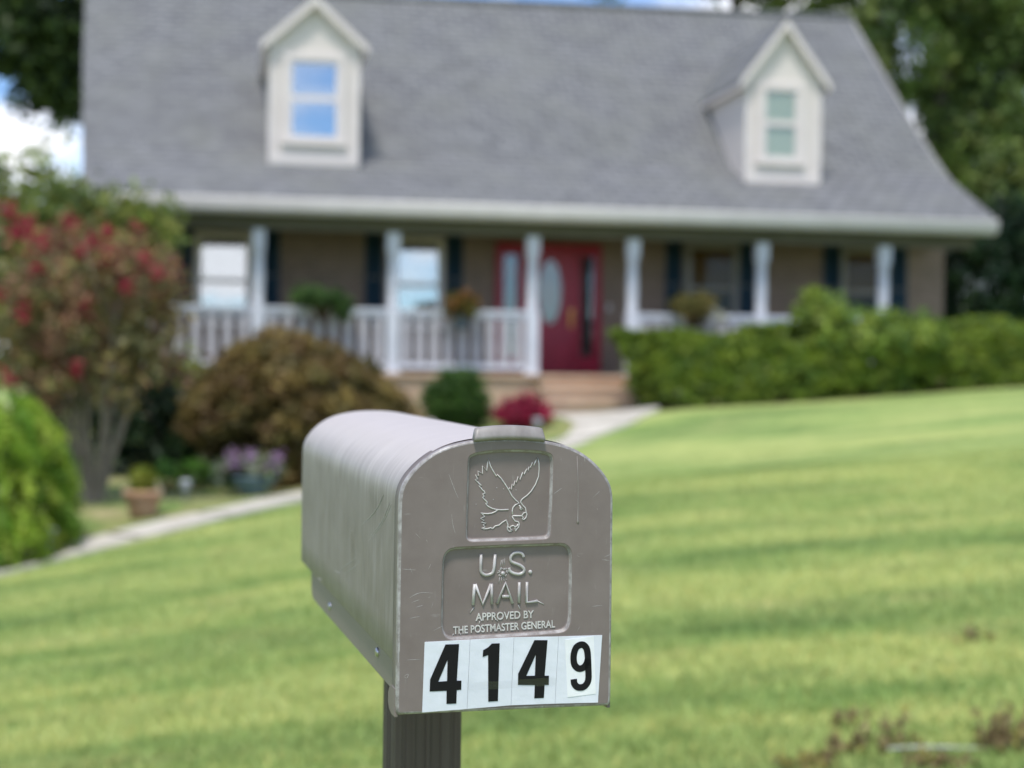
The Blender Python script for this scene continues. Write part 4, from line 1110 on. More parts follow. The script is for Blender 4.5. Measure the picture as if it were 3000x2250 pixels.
def clumps(ells, n_clump, shell=0.6):
    """clump centres in a union of ellipsoids; ells: (cx,cy,cz,rx,ry,rz,weight)"""
    E = np.array(ells, float); w = E[:, 6] / E[:, 6].sum()
    idx = RNG.choice(len(E), n_clump, p=w)
    d = RNG.normal(size=(n_clump, 3)); d /= np.linalg.norm(d, axis=1)[:, None]
    r = np.where(RNG.random(n_clump) < shell, RNG.uniform(0.8, 1.0, n_clump), RNG.random(n_clump) ** (1 / 3))
    return E[idx, :3] + d * r[:, None] * E[idx, 3:6], d
def crown(name, ells, n_clump, per, crad, size, palette, parent, loc, shell=0.6, upbias=0.3, flat=1.0, cut=None, aspect=1.7, mat='leaf', var=0.22):
    cc, d = clumps(ells, n_clump, shell)
    pal = np.array(palette, float)
    ccol = pal[RNG.choice(len(pal), n_clump)] * RNG.uniform(0.75, 1.3, (n_clump, 1))
    k = np.repeat(np.arange(n_clump), per)
    off = RNG.normal(size=(len(k), 3)) * crad * 0.5 * RNG.uniform(0.6, 1.3, n_clump)[k][:, None]; off[:, 2] *= flat
    p = cc[k] + off
    col = ccol[k] * (1 + var * RNG.normal(size=(len(k), 1))).clip(0.5, 1.6)
    o = d[k] * 0.6
    if cut is not None:
        keep = cut(p); p, col, o = p[keep], col[keep], o[keep]
    return leaf_mesh(name, p, size, col.clip(0, 1), M[mat], parent, loc, upbias, aspect, o)
def limb_path(a, b, n=6, wob=0.08, sag=0.0):
    a, b = np.array(a, float), np.array(b, float)
    P = [a + (b - a) * s for s in np.linspace(0, 1, n)]
    L = np.linalg.norm(b - a)
    for i in range(1, n): P[i] = P[i] + RNG.normal(size=3) * wob * L * 0.25 + np.array([0, 0, sag * math.sin(math.pi * i / (n - 1))])
    return P
def tree(name, label, cat, x, y, h_trunk, r_trunk, limbs, ells, n_clump, per, crad, size, palette, group=None, bark='dark_bark', shell=0.6, upbias=0.3, cut=None, flat=1.0, aspect=1.7):
    z = g1(x, y) - 0.03
    e = empty(name, (x, y, z)); tag(e, label, cat, group)
    mb = MB()
    for (bx, by, bz, tx, ty, tz, r0, r1) in limbs:
        P = limb_path((bx, by, bz), (tx, ty, tz), 7)
        mb.tube(P, list(np.linspace(r0, r1, 7)), 8)
    mb.build('trunk', M[bark], e)
    crown('crown', ells, n_clump, per, crad, size, palette, e, None, shell, upbias, flat, cut, aspect)
    return e

def wp(px, py, Y):
    """world point seen at a place of the photograph, at depth Y (used to size plants)"""
    v = fwd + rt * (px - 1500) / F + up * (1125 - py) / F
    return np.array([0, 0, EYE]) + v * (Y / v[1])

# crape myrtle: many pale stems, bronze-olive leaves, crimson flower heads on top
def myrtle():
    x, y = -4.5, 16.5; z = g1(x, y) - 0.03
    e = empty('crape_myrtle', (x, y, z))
    tag(e, 'crape myrtle with fanned pale stems, bronze green leaves and crimson flower heads', 'tree')
    mb = MB()
    tops = []
    for i in range(13):
        a = i * 2.4 + RNG.uniform(-0.3, 0.3); rr = RNG.uniform(0.3, 1.0)
        b0 = (0.075 * math.cos(a), 0.075 * math.sin(a), 0.0); m1 = ((0.06 + 0.15 * rr) * math.cos(a), (0.06 + 0.14 * rr) * math.sin(a), RNG.uniform(0.45, 0.6))
        t1 = (0.85 * rr * math.cos(a) - 0.06, 0.85 * rr * math.sin(a), RNG.uniform(1.7, 2.4))
        P = limb_path(b0, m1, 4, 0.05) + limb_path(m1, t1, 6, 0.07)[1:]
        mb.tube(P, list(np.linspace(0.038, 0.010, len(P))), 7)
        for q in range(3):
            t2 = np.array(P[-1]) + RNG.normal(size=3) * np.array([0.28, 0.28, 0.2]) + np.array([0, 0, 0.4])
            mb.tube([P[-2 - q], (np.array(P[-2 - q]) + t2) / 2 + RNG.normal(size=3) * 0.03, t2], [0.013, 0.009, 0.004], 5)
            tops.append(t2)
    mb.tube([(0, 0, -0.05), (0, 0.01, 0.10), (0.01, 0, 0.32)], [0.17, 0.13, 0.09], 10)
    mb.build('trunk', M['bark'], e)
    pal = [(0.27, 0.21, 0.08), (0.22, 0.205, 0.075), (0.27, 0.15, 0.085), (0.18, 0.18, 0.08), (0.28, 0.235, 0.085), (0.24, 0.125, 0.08)]
    ells = [(0, 0, 2.35, 1.02, 0.95, 0.60, 1.0), (0.05, 0, 1.95, 1.08, 0.95, 0.55, 1.1), (0.0, 0, 1.65, 0.95, 0.8, 0.30, 0.40), (-0.45, 0, 2.55, 0.55, 0.5, 0.45, 0.3), (0.5, 0, 2.35, 0.55, 0.5, 0.45, 0.3), (0.8, 0, 1.75, 0.35, 0.4, 0.45, 0.2), (-0.8, -0.1, 1.75, 0.45, 0.4, 0.5, 0.25)]
    crown('crown', [(a * 0.90 - 0.04, b_, c_, d_ * 0.90, e_, f_, g_) for a, b_, c_, d_, e_, f_, g_ in ells + [(0, 0, 1.3, 0.75, 0.7, 0.35, 0.28)]], 300, 30, 0.21, 0.055, pal, e, None, 0.5, 0.25)
    fl = [(-0.55, -0.6, 2.93), (-0.72, -0.5, 2.86), (-0.4, -0.6, 2.72), (-0.05, -0.5, 3.0), (0.35, -0.5, 2.9), (0.10, -0.7, 2.66), (0.42, -0.65, 2.62), (0.75, -0.5, 2.62), (0.9, -0.4, 2.45), (1.05, -0.3, 2.55), (0.62, -0.7, 2.3), (-0.15, -0.7, 2.45), (-0.35, -0.8, 2.5),
          (-0.9, -0.5, 2.2), (0.95, -0.5, 2.05), (1.1, -0.3, 1.9), (0.2, -0.85, 2.1), (0.5, -0.8, 1.95), (-0.5, -0.8, 2.05), (0.1, -0.85, 1.45), (0.75, -0.7, 1.7), (-0.75, -0.6, 3.1), (-0.2, -0.4, 2.85), (0.18, -0.5, 2.8), (0.55, 0.0, 2.95), (-0.3, 0.3, 3.0), (0.9, 0.3, 2.6), (-0.75, -0.55, 1.35)]
    for i, f in enumerate(fl):
        f = (f[0] * 0.9 - 0.04, f[1], f[2])
        if i in (9, 14, 15, 17, 20, 22): continue
        s = 0.12 if i in (0, 1, 2) else RNG.uniform(0.07, 0.11)
        n = 90 if i in (0, 1, 2, 5, 6) else 48
        p = RNG.normal(size=(n, 3)) * s * np.array([0.55, 0.55, 0.6]) + np.array(f)
        col = np.array([(0.40, 0.035, 0.07), (0.46, 0.05, 0.09), (0.30, 0.035, 0.045)])[RNG.choice(3, n)] * RNG.uniform(0.7, 1.2, (n, 1))
        leaf_mesh('flower_head', p, 0.035, col, M['petal'], e)
myrtle()

# golden cypress at the left edge, drooping sprays
def cypress():
    x, y = -4.95, 14.3; z = g1(x, y) - 0.03
    e = empty('golden_cypress', (x, y, z)); tag(e, 'low golden cypress bush with drooping yellow green sprays by the path', 'bush')
    mb = MB(); mb.tube([(0, 0, 0), (0, 0.02, 0.6), (0.02, 0, 1.5)], [0.07, 0.05, 0.02], 8); mb.build('trunk', M['dark_bark'], e)
    n = 620
    t = RNG.random(n); zz = 0.10 + 1.50 * (t ** 0.95); ang = RNG.uniform(0, 2 * math.pi, n)
    rad = 0.80 * np.sqrt(np.clip(1 - (zz / 1.70) ** 3.6, 0.02, 1)) * RNG.uniform(0.72, 1.05, n)
    cc = np.stack([rad * np.cos(ang), rad * np.sin(ang), zz], 1)
    k = np.repeat(np.arange(n), 60)
    dirv = np.stack([np.cos(ang) * 0.6, np.sin(ang) * 0.6, -0.75 + 0 * ang], 1)
    s = RNG.random(len(k)) * 0.26
    p = cc[k] + dirv[k] * s[:, None] + RNG.normal(size=(len(k), 3)) * 0.026
    pal = np.array([(0.26, 0.41, 0.040), (0.34, 0.48, 0.055), (0.17, 0.31, 0.036), (0.40, 0.50, 0.075)])
    hi = (zz / 1.9)
    cc_ = pal[RNG.choice(4, n)] * RNG.uniform(0.7, 1.15, (n, 1))
    leaf_mesh('crown', p, 0.030, (cc_[k] * RNG.uniform(0.8, 1.2, (len(k), 1))).clip(0, 1), M['leaf'], e, None, 0.2, 2.2, np.stack([np.cos(ang), np.sin(ang), 0.3 + 0 * ang], 1)[k] * 0.7)
cypress()

# tall yellow-green tree at the house's left corner
tree('leafy_shrub', 'tall yellow green shrub behind the crape myrtle against the house corner', 'shrub', -6.5, 20.9, 1.6, 0.09,
     [(0, 0, 0, 0.1, 0, 2.0, 0.09, 0.05), (0, 0, 0, -0.7, 0, 2.6, 0.06, 0.02), (0, 0, 0, 0.9, 0, 2.5, 0.06, 0.02), (0, 0, 0.5, 0.2, 0.2, 3.4, 0.05, 0.02)],
     [(-0.4, 0, 3.35, 1.25, 0.9, 1.0, 1.0), (0.6, 0, 3.15, 0.75, 0.8, 0.6, 0.6), (1.15, -0.1, 3.2, 0.42, 0.5, 0.35, 0.3), (0, 0, 2.0, 1.5, 0.9, 1.1, 0.9), (-1.1, 0, 2.8, 0.9, 0.8, 1.1, 0.5), (1.5, -0.1, 3.3, 0.3, 0.35, 0.3, 0.2)], 460, 44, 0.3, 0.085,
     [(0.24, 0.28, 0.05), (0.18, 0.235, 0.055), (0.29, 0.31, 0.065), (0.12, 0.17, 0.055), (0.20, 0.26, 0.08)])
tree('shade_shrub', 'dark green shrub added for the shaded hollow behind the crape myrtle stems', 'shrub', -4.55, 19.6, 0.5, 0.05,
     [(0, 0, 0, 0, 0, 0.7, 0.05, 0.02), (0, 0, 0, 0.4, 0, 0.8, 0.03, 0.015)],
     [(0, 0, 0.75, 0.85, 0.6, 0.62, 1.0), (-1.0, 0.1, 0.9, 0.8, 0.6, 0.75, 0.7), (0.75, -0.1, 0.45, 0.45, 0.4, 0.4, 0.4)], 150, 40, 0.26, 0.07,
     [(0.016, 0.036, 0.014), (0.022, 0.05, 0.016), (0.012, 0.026, 0.015)])  # near-black leaves: the shade of the hollow is put into their colour
tree('chartreuse_shrub', 'narrow chartreuse shrub between the crape myrtle and the brown maple', 'shrub', -4.42, 20.3, 0.5, 0.03,
     [(0, 0, 0, 0, 0, 1.2, 0.03, 0.012), (0, 0, 0, 0.2, 0, 1.0, 0.02, 0.01)],
     [(0, 0, 0.85, 0.28, 0.28, 0.45, 1.0), (0.1, 0, 1.2, 0.2, 0.2, 0.35, 0.5), (-0.1, 0, 0.45, 0.3, 0.25, 0.4, 0.6)], 70, 30, 0.16, 0.06,
     [(0.22, 0.29, 0.03), (0.15, 0.22, 0.025), (0.28, 0.33, 0.06)])
# hosta clumps beside the maple's foot
def hosta(x, y, r, label):
    e = empty('hosta', (x, y, g1(x, y))); tag(e, label, 'plant', 'leafy green plants low in the flower bed')
    n = 70
    a = RNG.uniform(0, 2 * math.pi, n); rr = r * RNG.uniform(0.2, 1, n)
    p = np.stack([rr * np.cos(a), rr * np.sin(a), 0.06 + 0.3 * (1 - (rr / r) ** 2) * RNG.uniform(0.6, 1, n)], 1)
    col = np.array([(0.09, 0.22, 0.03), (0.15, 0.28, 0.045), (0.06, 0.15, 0.025)])[RNG.choice(3, n)]
    leaf_mesh('leaf_clump', p, 0.11, col, M['leaf'], e, None, 1.2, 1.5, np.stack([np.cos(a), np.sin(a), 0 * a], 1) * 0.4)
    mb = MB()
    for q in range(0, n, 3): mb.tube([(0, 0, 0), tuple(p[q] * 0.5 + np.array([0, 0, 0.03])), tuple(p[q])], 0.005, 5)
    mb.build('stem', M['dry_stem'], e)
hosta(-4.02, 17.9, 0.27, 'green leafy plant low in the shade just behind the terracotta pot')
hosta(-3.75, 18.3, 0.30, 'darker green leafy plant beside the foot of the brown maple')

# weeping Japanese maple
def jmaple():
    x, y = -3.55, 19.0; z = g1(x, y) - 0.02
    e = empty('weeping_maple', (x, y, z)); tag(e, 'broad weeping maple with bronze brown feathery leaves in front of the porch', 'tree')
    mb = MB()
    trunk = [(-0.30, -0.2, 0), (-0.22, -0.15, 0.25), (-0.02, -0.05, 0.5), (0.30, 0, 0.8), (0.62, 0, 1.05)]
    mb.tube(trunk, [0.085, 0.07, 0.06, 0.05, 0.035], 9)
    for i in range(16):
        a = i / 16 * 2 * math.pi
        p0 = np.array(trunk[3 if i % 2 else 4]); p2 = np.array([0.90 + 0.98 * math.cos(a), 0.95 * math.sin(a), RNG.uniform(0.7, 1.1)])
        mid = (p0 + p2) / 2 + np.array([0, 0, 0.42])
        mb.tube([p0, (p0 + mid) / 2 + np.array([0, 0, 0.08]), mid, (mid + p2) / 2 + np.array([0, 0, 0.08]), p2], [0.032, 0.025, 0.018, 0.012, 0.006], 6)
    mb.build('trunk', M['bark'], e)
    n = 720
    d = RNG.normal(size=(n, 3)); d[:, 2] = np.abs(d[:, 2]) * 0.95 - 0.42; d /= np.linalg.norm(d, axis=1)[:, None]
    r = np.where(RNG.random(n) < 0.75, RNG.uniform(0.8, 1.02, n), RNG.uniform(0.4, 0.9, n))
    cc = np.array([0.92, 0, 0.92]) + d * r[:, None] * np.array([1.20, 1.05, 0.92])
    cc[:, 2] += 0.10 * np.sin(cc[:, 0] * 3.1)
    lowcut = 0.42 - 0.40 * np.clip((cc[:, 0] - 0.1) * 1.6, 0, 1)
    cc = cc[cc[:, 2] > lowcut]
    q_ = 170; a_ = RNG.uniform(math.pi, 2 * math.pi, q_)
    low = np.stack([1.15 + 0.85 * np.cos(a_), 0.85 * np.sin(a_), RNG.uniform(0.12, 0.6, q_)], 1)
    cc = np.concatenate([cc, low]); n = len(cc)
    dd = cc - np.array([0.95, 0, 0.7]); dd /= np.linalg.norm(dd, axis=1)[:, None]
    k = np.repeat(np.arange(n), 58)
    s = RNG.random(len(k))
    fall = np.stack([dd[:, 0], dd[:, 1], -0.7 + 0 * dd[:, 0]], 1)
    p = cc[k] + fall[k] * (s * 0.24)[:, None] + RNG.normal(size=(len(k), 3)) * np.array([0.055, 0.055, 0.03])
    pal = np.array([(0.205, 0.138, 0.048), (0.225, 0.165, 0.050), (0.16, 0.13, 0.042), (0.215, 0.135, 0.06), (0.18, 0.155, 0.05), (0.25, 0.185, 0.055)])
    cl = pal[RNG.choice(len(pal), n)] * RNG.uniform(0.6, 1.25, (n, 1))
    leaf_mesh('crown', p, 0.042, (cl[k] * RNG.uniform(0.75, 1.25, (len(k), 1))).clip(0, 1), M['leaf'], e, None, 0.5, 2.4, dd[k] * 0.6)
jmaple()

# clipped boxwood ball with a pointed top
tree('boxwood', 'rounded dark green boxwood bush with a pointed top left of the brick steps', 'bush', -0.74, 21.0, 0.3, 0.03,
     [(0, 0, 0, 0, 0, 0.5, 0.035, 0.015), (0, 0, 0, 0.15, 0, 0.5, 0.02, 0.01), (0, 0, 0, -0.15, 0, 0.5, 0.02, 0.01)],
     [(0, 0, 0.42, 0.46, 0.45, 0.36, 1.0), (0.02, 0, 0.66, 0.26, 0.26, 0.2, 0.35), (0, 0, 0.32, 0.40, 0.4, 0.26, 0.5)], 240, 42, 0.12, 0.034,
     [(0.06, 0.13, 0.022), (0.08, 0.165, 0.028), (0.045, 0.10, 0.02)], shell=0.75)
tree('barberry', 'low crimson barberry bush at the foot of the brick steps', 'bush', 0.14, 20.5, 0.2, 0.02,
     [(0, 0, 0, 0.1, 0, 0.22, 0.015, 0.006), (0, 0, 0, -0.12, 0, 0.22, 0.015, 0.006), (0, 0, 0, 0, 0.05, 0.25, 0.015, 0.006)],
     [(0, 0, 0.22, 0.36, 0.32, 0.16, 1.0), (0.02, 0, 0.32, 0.22, 0.2, 0.11, 0.4)], 110, 40, 0.11, 0.036,
     [(0.30, 0.02, 0.055), (0.42, 0.03, 0.085), (0.19, 0.018, 0.04)], shell=0.6)

# clipped hedges
def hedge(name, label, a, b_, h0, h1, depth, n_clump, pal, bumps, seed):
    a, b_ = np.array(a, float), np.array(b_, float)
    d = (b_ - a); L = np.linalg.norm(d); d /= L; nn = np.array([-d[1], d[0]])
    x, y = a; z = g1(x, y) - 0.02
    e = empty(name, (x, y, z)); tag(e, label, 'hedge', 'clipped hedges right of the steps')
    s = RNG.random(n_clump) * L; s[:260] = RNG.random(260) ** 1.3 * 0.9; q = RNG.random(n_clump); face = RNG.random(n_clump)
    top = h0 + (h1 - h0) * s / L + 0.05 * np.sin(s * 2.3 + seed) + 0.04 * np.sin(s * 5.1 + 2 * seed)
    hh = np.where(face < 0.52, top * RNG.uniform(0.96, 1.02, n_clump), top * RNG.random(n_clump) ** 0.8)
    t = np.where(face < 0.52, q, np.where(face < 0.90, RNG.uniform(0, 0.1, n_clump), q)) * depth
    rnd = np.minimum(s, 0.4) / 0.4
    t = depth / 2 + (t - depth / 2) * np.sqrt(np.clip(1 - (1 - rnd) ** 2, 0.4, 1))
    t += -0.06 * np.sin(hh / np.maximum(top, 0.1) * math.pi) 
    P = a[None] + d[None] * s[:, None] + nn[None] * t[:, None]
    base = gz(P[:, 0], P[:, 1])
    P[:, :] = P
    endb = np.clip(1 - s / 0.3, 0, 1) * (hh / np.maximum(top, .1))
    P -= d[None] * (endb * (0.02 if depth > 0.8 else 0.04))[:, None]
    P += d[None] * ((1 - np.clip(hh / np.maximum(top, .1), 0, 1)) * 0.28 * np.clip(1 - s / 1.2, 0, 1))[:, None]
    cc = np.stack([P[:, 0] - x, P[:, 1] - y, base + hh - z], 1)
    k = np.repeat(np.arange(n_clump), 44)
    p = cc[k] + RNG.normal(size=(len(k), 3)) * np.array([0.06, 0.042, 0.034])
    pal = np.array(pal); cl = pal[RNG.choice(len(pal), n_clump)] * RNG.uniform(0.72, 1.25, (n_clump, 1))
    o_ = np.where((face < 0.52)[:, None], np.array([0, 0, 1.3]), np.array([-nn[0] * 1.2, -nn[1] * 1.2, -0.15]))
    leaf_mesh('foliage', p, 0.046, (cl[k] * RNG.uniform(0.8, 1.2, (len(k), 1))).clip(0, 1), M['leaf'], e, None, 0.0, 1.7, o_[k])
    mb = MB(); 
    for u in np.arange(0.3, L, 0.55):
        c0 = a + d * u + nn * depth * 0.5; zz = g1(*c0) - z
        for m_ in (-0.12, 0.12): mb.tube([(c0[0] - x, c0[1] - y, zz - 0.02), (c0[0] - x + m_, c0[1] - y, zz + 0.45)], [0.022, 0.008], 6)
    mb.build('stem', M['dark_bark'], e)
hp = [(0.175, 0.255, 0.028), (0.145, 0.22, 0.026), (0.23, 0.30, 0.034), (0.10, 0.17, 0.022)]
hedge('hedge', 'long clipped green hedge nearest the lawn right of the steps', (2.0, 20.92), (8.6, 22.1), 0.84, 0.78, 0.85, 1500, hp, None, 0.3)
hedge('hedge', 'taller clipped green hedge behind the front one, along the porch', (1.66, 22.05), (8.9, 23.35), 1.14, 0.80, 0.75, 1400, hp, None, 1.7)
# vine and weed shrub rising out of the hedge
tree('vine_shrub', 'pointed yellow green shrub growing out of the hedge in front of the porch columns', 'shrub', 4.65, 22.35, 0.6, 0.02,
     [(0, 0, 0, -0.2, 0, 1.7, 0.02, 0.006), (0, 0, 0, 0.3, 0, 1.2, 0.015, 0.006)],
     [(-0.2, 0, 1.2, 0.34, 0.3, 0.28, 0.8), (-0.27, 0, 1.42, 0.13, 0.15, 0.2, 0.2), (0.25, -0.2, 1.12, 0.55, 0.35, 0.16, 0.6), (1.0, -0.3, 1.0, 0.5, 0.35, 0.16, 0.5), (0.6, -0.9, 0.86, 0.9, 0.3, 0.10, 0.5)], 170, 34, 0.15, 0.055,
     [(0.24, 0.32, 0.045), (0.18, 0.27, 0.05), (0.29, 0.36, 0.07), (0.14, 0.23, 0.045)])

# background trees
g_ = 'tall trees behind the house'
dk = [(0.035, 0.06, 0.016), (0.05, 0.085, 0.022), (0.08, 0.12, 0.03), (0.022, 0.042, 0.014)]
md = [(0.10, 0.155, 0.038), (0.14, 0.20, 0.05), (0.055, 0.095, 0.028), (0.19, 0.235, 0.065)]
tree('tall_tree', 'tall dark tree left of the house roof with white cloud showing under its crown', 'tree', -9.9, 37, 8, 0.3,
     [(0, 0, 0, -0.3, 0, 10, 0.3, 0.12), (-0.1, 0, 6.5, -2.5, 0, 9, 0.12, 0.04), (0, 0, 7, 2, 0, 10, 0.12, 0.04)],
     [(-1.3, 0, 9.4, 1.0, 1.4, 1.9, 1.0), (-1.5, 0, 12.0, 1.7, 1.8, 1.5, 0.9), (0.8, 0, 10.0, 1.8, 1.8, 2.6, 0.8), (-0.6, 0, 7.6, 0.5, 0.6, 0.45, 0.12), (-2.9, 0, 11.2, 0.6, 0.8, 1.0, 0.3), (-2.4, 0, 9.6, 0.7, 0.8, 0.9, 0.4), (-1.6, 0, 8.75, 0.6, 0.7, 0.75, 0.35), (-1.0, 0, 7.6, 0.65, 0.8, 0.7, 0.45), (-2.3, 0, 8.7, 0.7, 0.8, 0.7, 0.32), (-1.7, 0, 7.5, 0.35, 0.5, 0.35, 0.08), (-2.6, 0, 8.3, 0.3, 0.5, 0.35, 0.08), (-3.2, 0, 12.6, 0.7, 0.8, 0.8, 0.3)], 380, 38, 0.5, 0.17, dk, g_)
tree('tall_tree', 'tall tree whose crown shows above the right half of the roof ridge', 'tree', 6.6, 47, 8, 0.35,
     [(0, 0, 0, 0, 0, 12, 0.35, 0.14), (0, 0, 7, -3, 0, 11, 0.14, 0.05), (0, 0, 7, 3, 0, 11, 0.14, 0.05)],
     [(-3.9, 0, 13.3, 0.7, 1.5, 1.6, 0.3), (-2.4, 0, 13.6, 0.45, 1.2, 1.5, 0.2), (0.3, 0, 13.6, 2.2, 2, 1.9, 1.0), (2.6, 0, 12.2, 1.8, 2, 2.2, 0.9)], 230, 36, 0.6, 0.2, md, g_)
tree('tall_tree', 'tall tree close to the right end of the roof, dark with small sky gaps', 'tree', 11.4, 41, 8, 0.35,
     [(0, 0, 0, 0, 0, 12, 0.36, 0.12), (0, 0, 5, -2, 0, 9, 0.14, 0.05), (0, 0, 5.5, 2.4, 0, 9, 0.14, 0.05)],
     [(-0.9, 0, 9.0, 1.3, 1.8, 1.7, 0.8), (0.8, 0, 10.6, 2.0, 2.0, 1.5, 0.9), (1.6, 0, 8.2, 1.5, 1.8, 1.7, 0.9), (0.6, 0, 6.4, 1.2, 1.5, 1.2, 0.6), (-1.0, 0, 11.6, 1.2, 1.5, 1.0, 0.5)], 330, 34, 0.5, 0.16, md, g_)
tree('tall_tree', 'tall dark tree in the top right corner beyond the brighter one', 'tree', 16.0, 44, 8, 0.4,
     [(0, 0, 0, 0, 0, 13, 0.4, 0.14), (0, 0, 6, -3, 0, 11, 0.16, 0.05)],
     [(-1.5, 0, 11.5, 2.4, 2, 2.6, 1.0), (-2.2, 0, 8.3, 2.0, 2, 2.0, 0.8), (0.8, 0, 9, 2.2, 2, 3.2, 0.9), (-1.2, 0, 5.2, 2.2, 2, 1.6, 0.6)], 360, 34, 0.55, 0.18, dk, g_)
tree('yard_tree', 'bushy yellow green tree beyond the right end of the porch roof', 'tree', 10.1, 30.5, 2, 0.14,
     [(0, 0, 0, 0, 0, 3.5, 0.14, 0.05), (0, 0, 1.5, 0.9, 0, 3.6, 0.06, 0.02)],
     [(0.0, 0, 3.6, 0.9, 1.0, 0.95, 1.0), (0.7, 0, 2.9, 1.1, 1.0, 1.2, 0.9), (-0.5, 0, 2.6, 0.6, 0.8, 0.8, 0.5)], 220, 40, 0.32, 0.10,
     [(0.16, 0.21, 0.045), (0.12, 0.17, 0.04), (0.21, 0.25, 0.06), (0.08, 0.125, 0.03)])
tree('evergreen_bush', 'very dark evergreen bush in the shade beside the right end of the porch', 'bush', 8.5, 28.4, 0.8, 0.08,
     [(0, 0, 0, 0, 0, 2.2, 0.1, 0.03), (0, 0, 0, 0.6, 0, 2.0, 0.05, 0.02)],
     [(0.0, 0, 1.4, 0.8, 0.9, 1.3, 1.2), (1.0, 0.2, 1.6, 0.8, 0.8, 1.4, 0.8), (0.4, 0, 0.6, 1.1, 0.8, 0.6, 0.6), (0.7, 0, 2.8, 0.45, 0.5, 0.6, 0.3)], 420, 50, 0.26, 0.075,
     [(0.014, 0.040, 0.018), (0.022, 0.055, 0.022), (0.010, 0.026, 0.014), (0.03, 0.07, 0.02)])

# ------------------------------------------------------------------ pots, lights, stones
def blossoms(parent, pts, r, size, pal, n, name='flower'):
    for p0 in pts:
        p = RNG.normal(size=(n, 3)) * r * 0.5 + np.array(p0)
        leaf_mesh(name, p, size, np.array(pal)[RNG.choice(len(pal), n)] * RNG.uniform(0.8, 1.15, (n, 1)), M['petal'], parent, None, 0.6, 1.2)
x, y = -3.70, 15.45; e = empty('flower_pot', (x, y, g1(x, y) + 0.012)); tag(e, 'terracotta pot holding a small yellow green plant beside the path', 'flower pot')
mb = MB(); mb.lathe([(0.11, 0.0), (0.125, 0.02), (0.165, 0.17), (0.17, 0.20), (0.195, 0.205), (0.20, 0.27), (0.185, 0.275), (0.175, 0.22), (0.02, 0.22)], 28); mb.build('pot', M['terracotta'], e)
mb = MB(); mb.lathe([(0.174, 0.221), (0.1, 0.235), (0.01, 0.24)], 20); mb.build('soil', M['soil'], e)
crown('plant', [(0, 0, 0.34, 0.11, 0.1, 0.10, 1.0), (0.0, 0, 0.42, 0.06, 0.06, 0.06, 0.5)], 40, 18, 0.07, 0.04, [(0.24, 0.27, 0.03), (0.17, 0.22, 0.03), (0.3, 0.28, 0.05)], e, None)
blossoms(e, [(-0.15, -0.05, 0.27), (0.16, -0.05, 0.28)], 0.05, 0.035, [(0.55, 0.5, 0.36)], 40, 'trailing_leaves')
x, y = -2.93, 17.5; e = empty('flower_bowl', (x, y, g1(x, y) + 0.012)); tag(e, 'wide blue glazed bowl overflowing with purple and white petunias', 'flower pot')
mb = MB(); mb.lathe([(0.12, 0.0), (0.14, 0.02), (0.21, 0.10), (0.26, 0.20), (0.285, 0.22), (0.28, 0.235), (0.25, 0.22), (0.02, 0.18)], 30); mb.build('pot', M['blue_glaze'], e)
crown('plant', [(0, 0, 0.30, 0.30, 0.26, 0.11, 1.0), (-0.25, -0.05, 0.24, 0.14, 0.12, 0.14, 0.4)], 90, 22, 0.1, 0.04, [(0.16, 0.21, 0.09), (0.22, 0.26, 0.14), (0.10, 0.16, 0.05), (0.28, 0.3, 0.22)], e, None)
blossoms(e, [(-0.22, -0.1, 0.43), (-0.02, -0.1, 0.44), (0.27, -0.1, 0.43), (0.20, -0.15, 0.36), (-0.17, -0.2, 0.38)], 0.085, 0.05, [(0.40, 0.26, 0.42), (0.52, 0.38, 0.54), (0.34, 0.19, 0.36)], 45)
blossoms(e, [(-0.37, -0.1, 0.22), (-0.33, -0.12, 0.33), (0.05, -0.2, 0.33)], 0.08, 0.045, [(0.52, 0.55, 0.45), (0.4, 0.45, 0.32)], 45)
def garden_light(x, y, label, h=0.24):
    e = empty('garden_light', (x, y, g1(x, y) + 0.01)); tag(e, label, 'garden light', 'solar lights along the bed')
    mb = MB(); mb.tube([(0, 0, -0.03), (0, 0, h - 0.09)], 0.008, 8); mb.build('stake', M['steel_screw'], e)
    mb = MB(); mb.lathe([(0.035, h - 0.09), (0.05, h - 0.075), (0.05, h - 0.01), (0.045, h - 0.005)], 18); mb.build('lens', M['lamp_metal'], e)
    mb = MB(); mb.lathe([(0.065, h - 0.004), (0.062, h + 0.008), (0.02, h + 0.022), (0.002, h + 0.024)], 18); mb.build('cap', M['lamp_metal'], e)
garden_light(-3.42, 16.15, 'small silver garden light between the terracotta pot and the blue bowl')
garden_light(-4.20, 14.0, 'small silver garden light at the foot of the golden cypress', 0.26)
garden_light(0.34, 20.1, 'small silver garden light under the crimson barberry', 0.17)
def rock(x, y, r, label, sq=0.7):
    bm_ = bmesh.new(); bmesh.ops.create_icosphere(bm_, subdivisions=3, radius=1.0)
    s0 = RNG.random(3) * 10
    for v in bm_.verts:
        c_ = v.co.copy(); n_ = 1 + 0.16 * math.sin(c_.x * 3 + s0[0]) + 0.13 * math.sin(c_.y * 4 + s0[1]) + 0.12 * math.sin(c_.z * 5 + s0[2] + c_.x * 2)
        v.co = Vector((c_.x * r * n_, c_.y * r * n_, c_.z * r * sq * n_))
    for f in bm_.faces: f.smooth = True
    me_ = bpy.data.meshes.new('garden_stone'); bm_.to_mesh(me_); bm_.free()
    o = link_mesh('garden_stone', me_, M['stone'], None, (x, y, g1(x, y) + r * sq * 0.6)); tag(o, label, 'stone', 'pale stones in the bed')
    return o
rock(-1.12, 20.6, 0.13, 'tall pale garden stone between the brown maple and the boxwood', 1.2)
rock(-0.93, 20.25, 0.14, 'low pale garden stone in front of the boxwood', 0.7)
rock(-1.32, 20.4, 0.10, 'small pale garden stone nearest the brown maple', 0.8)

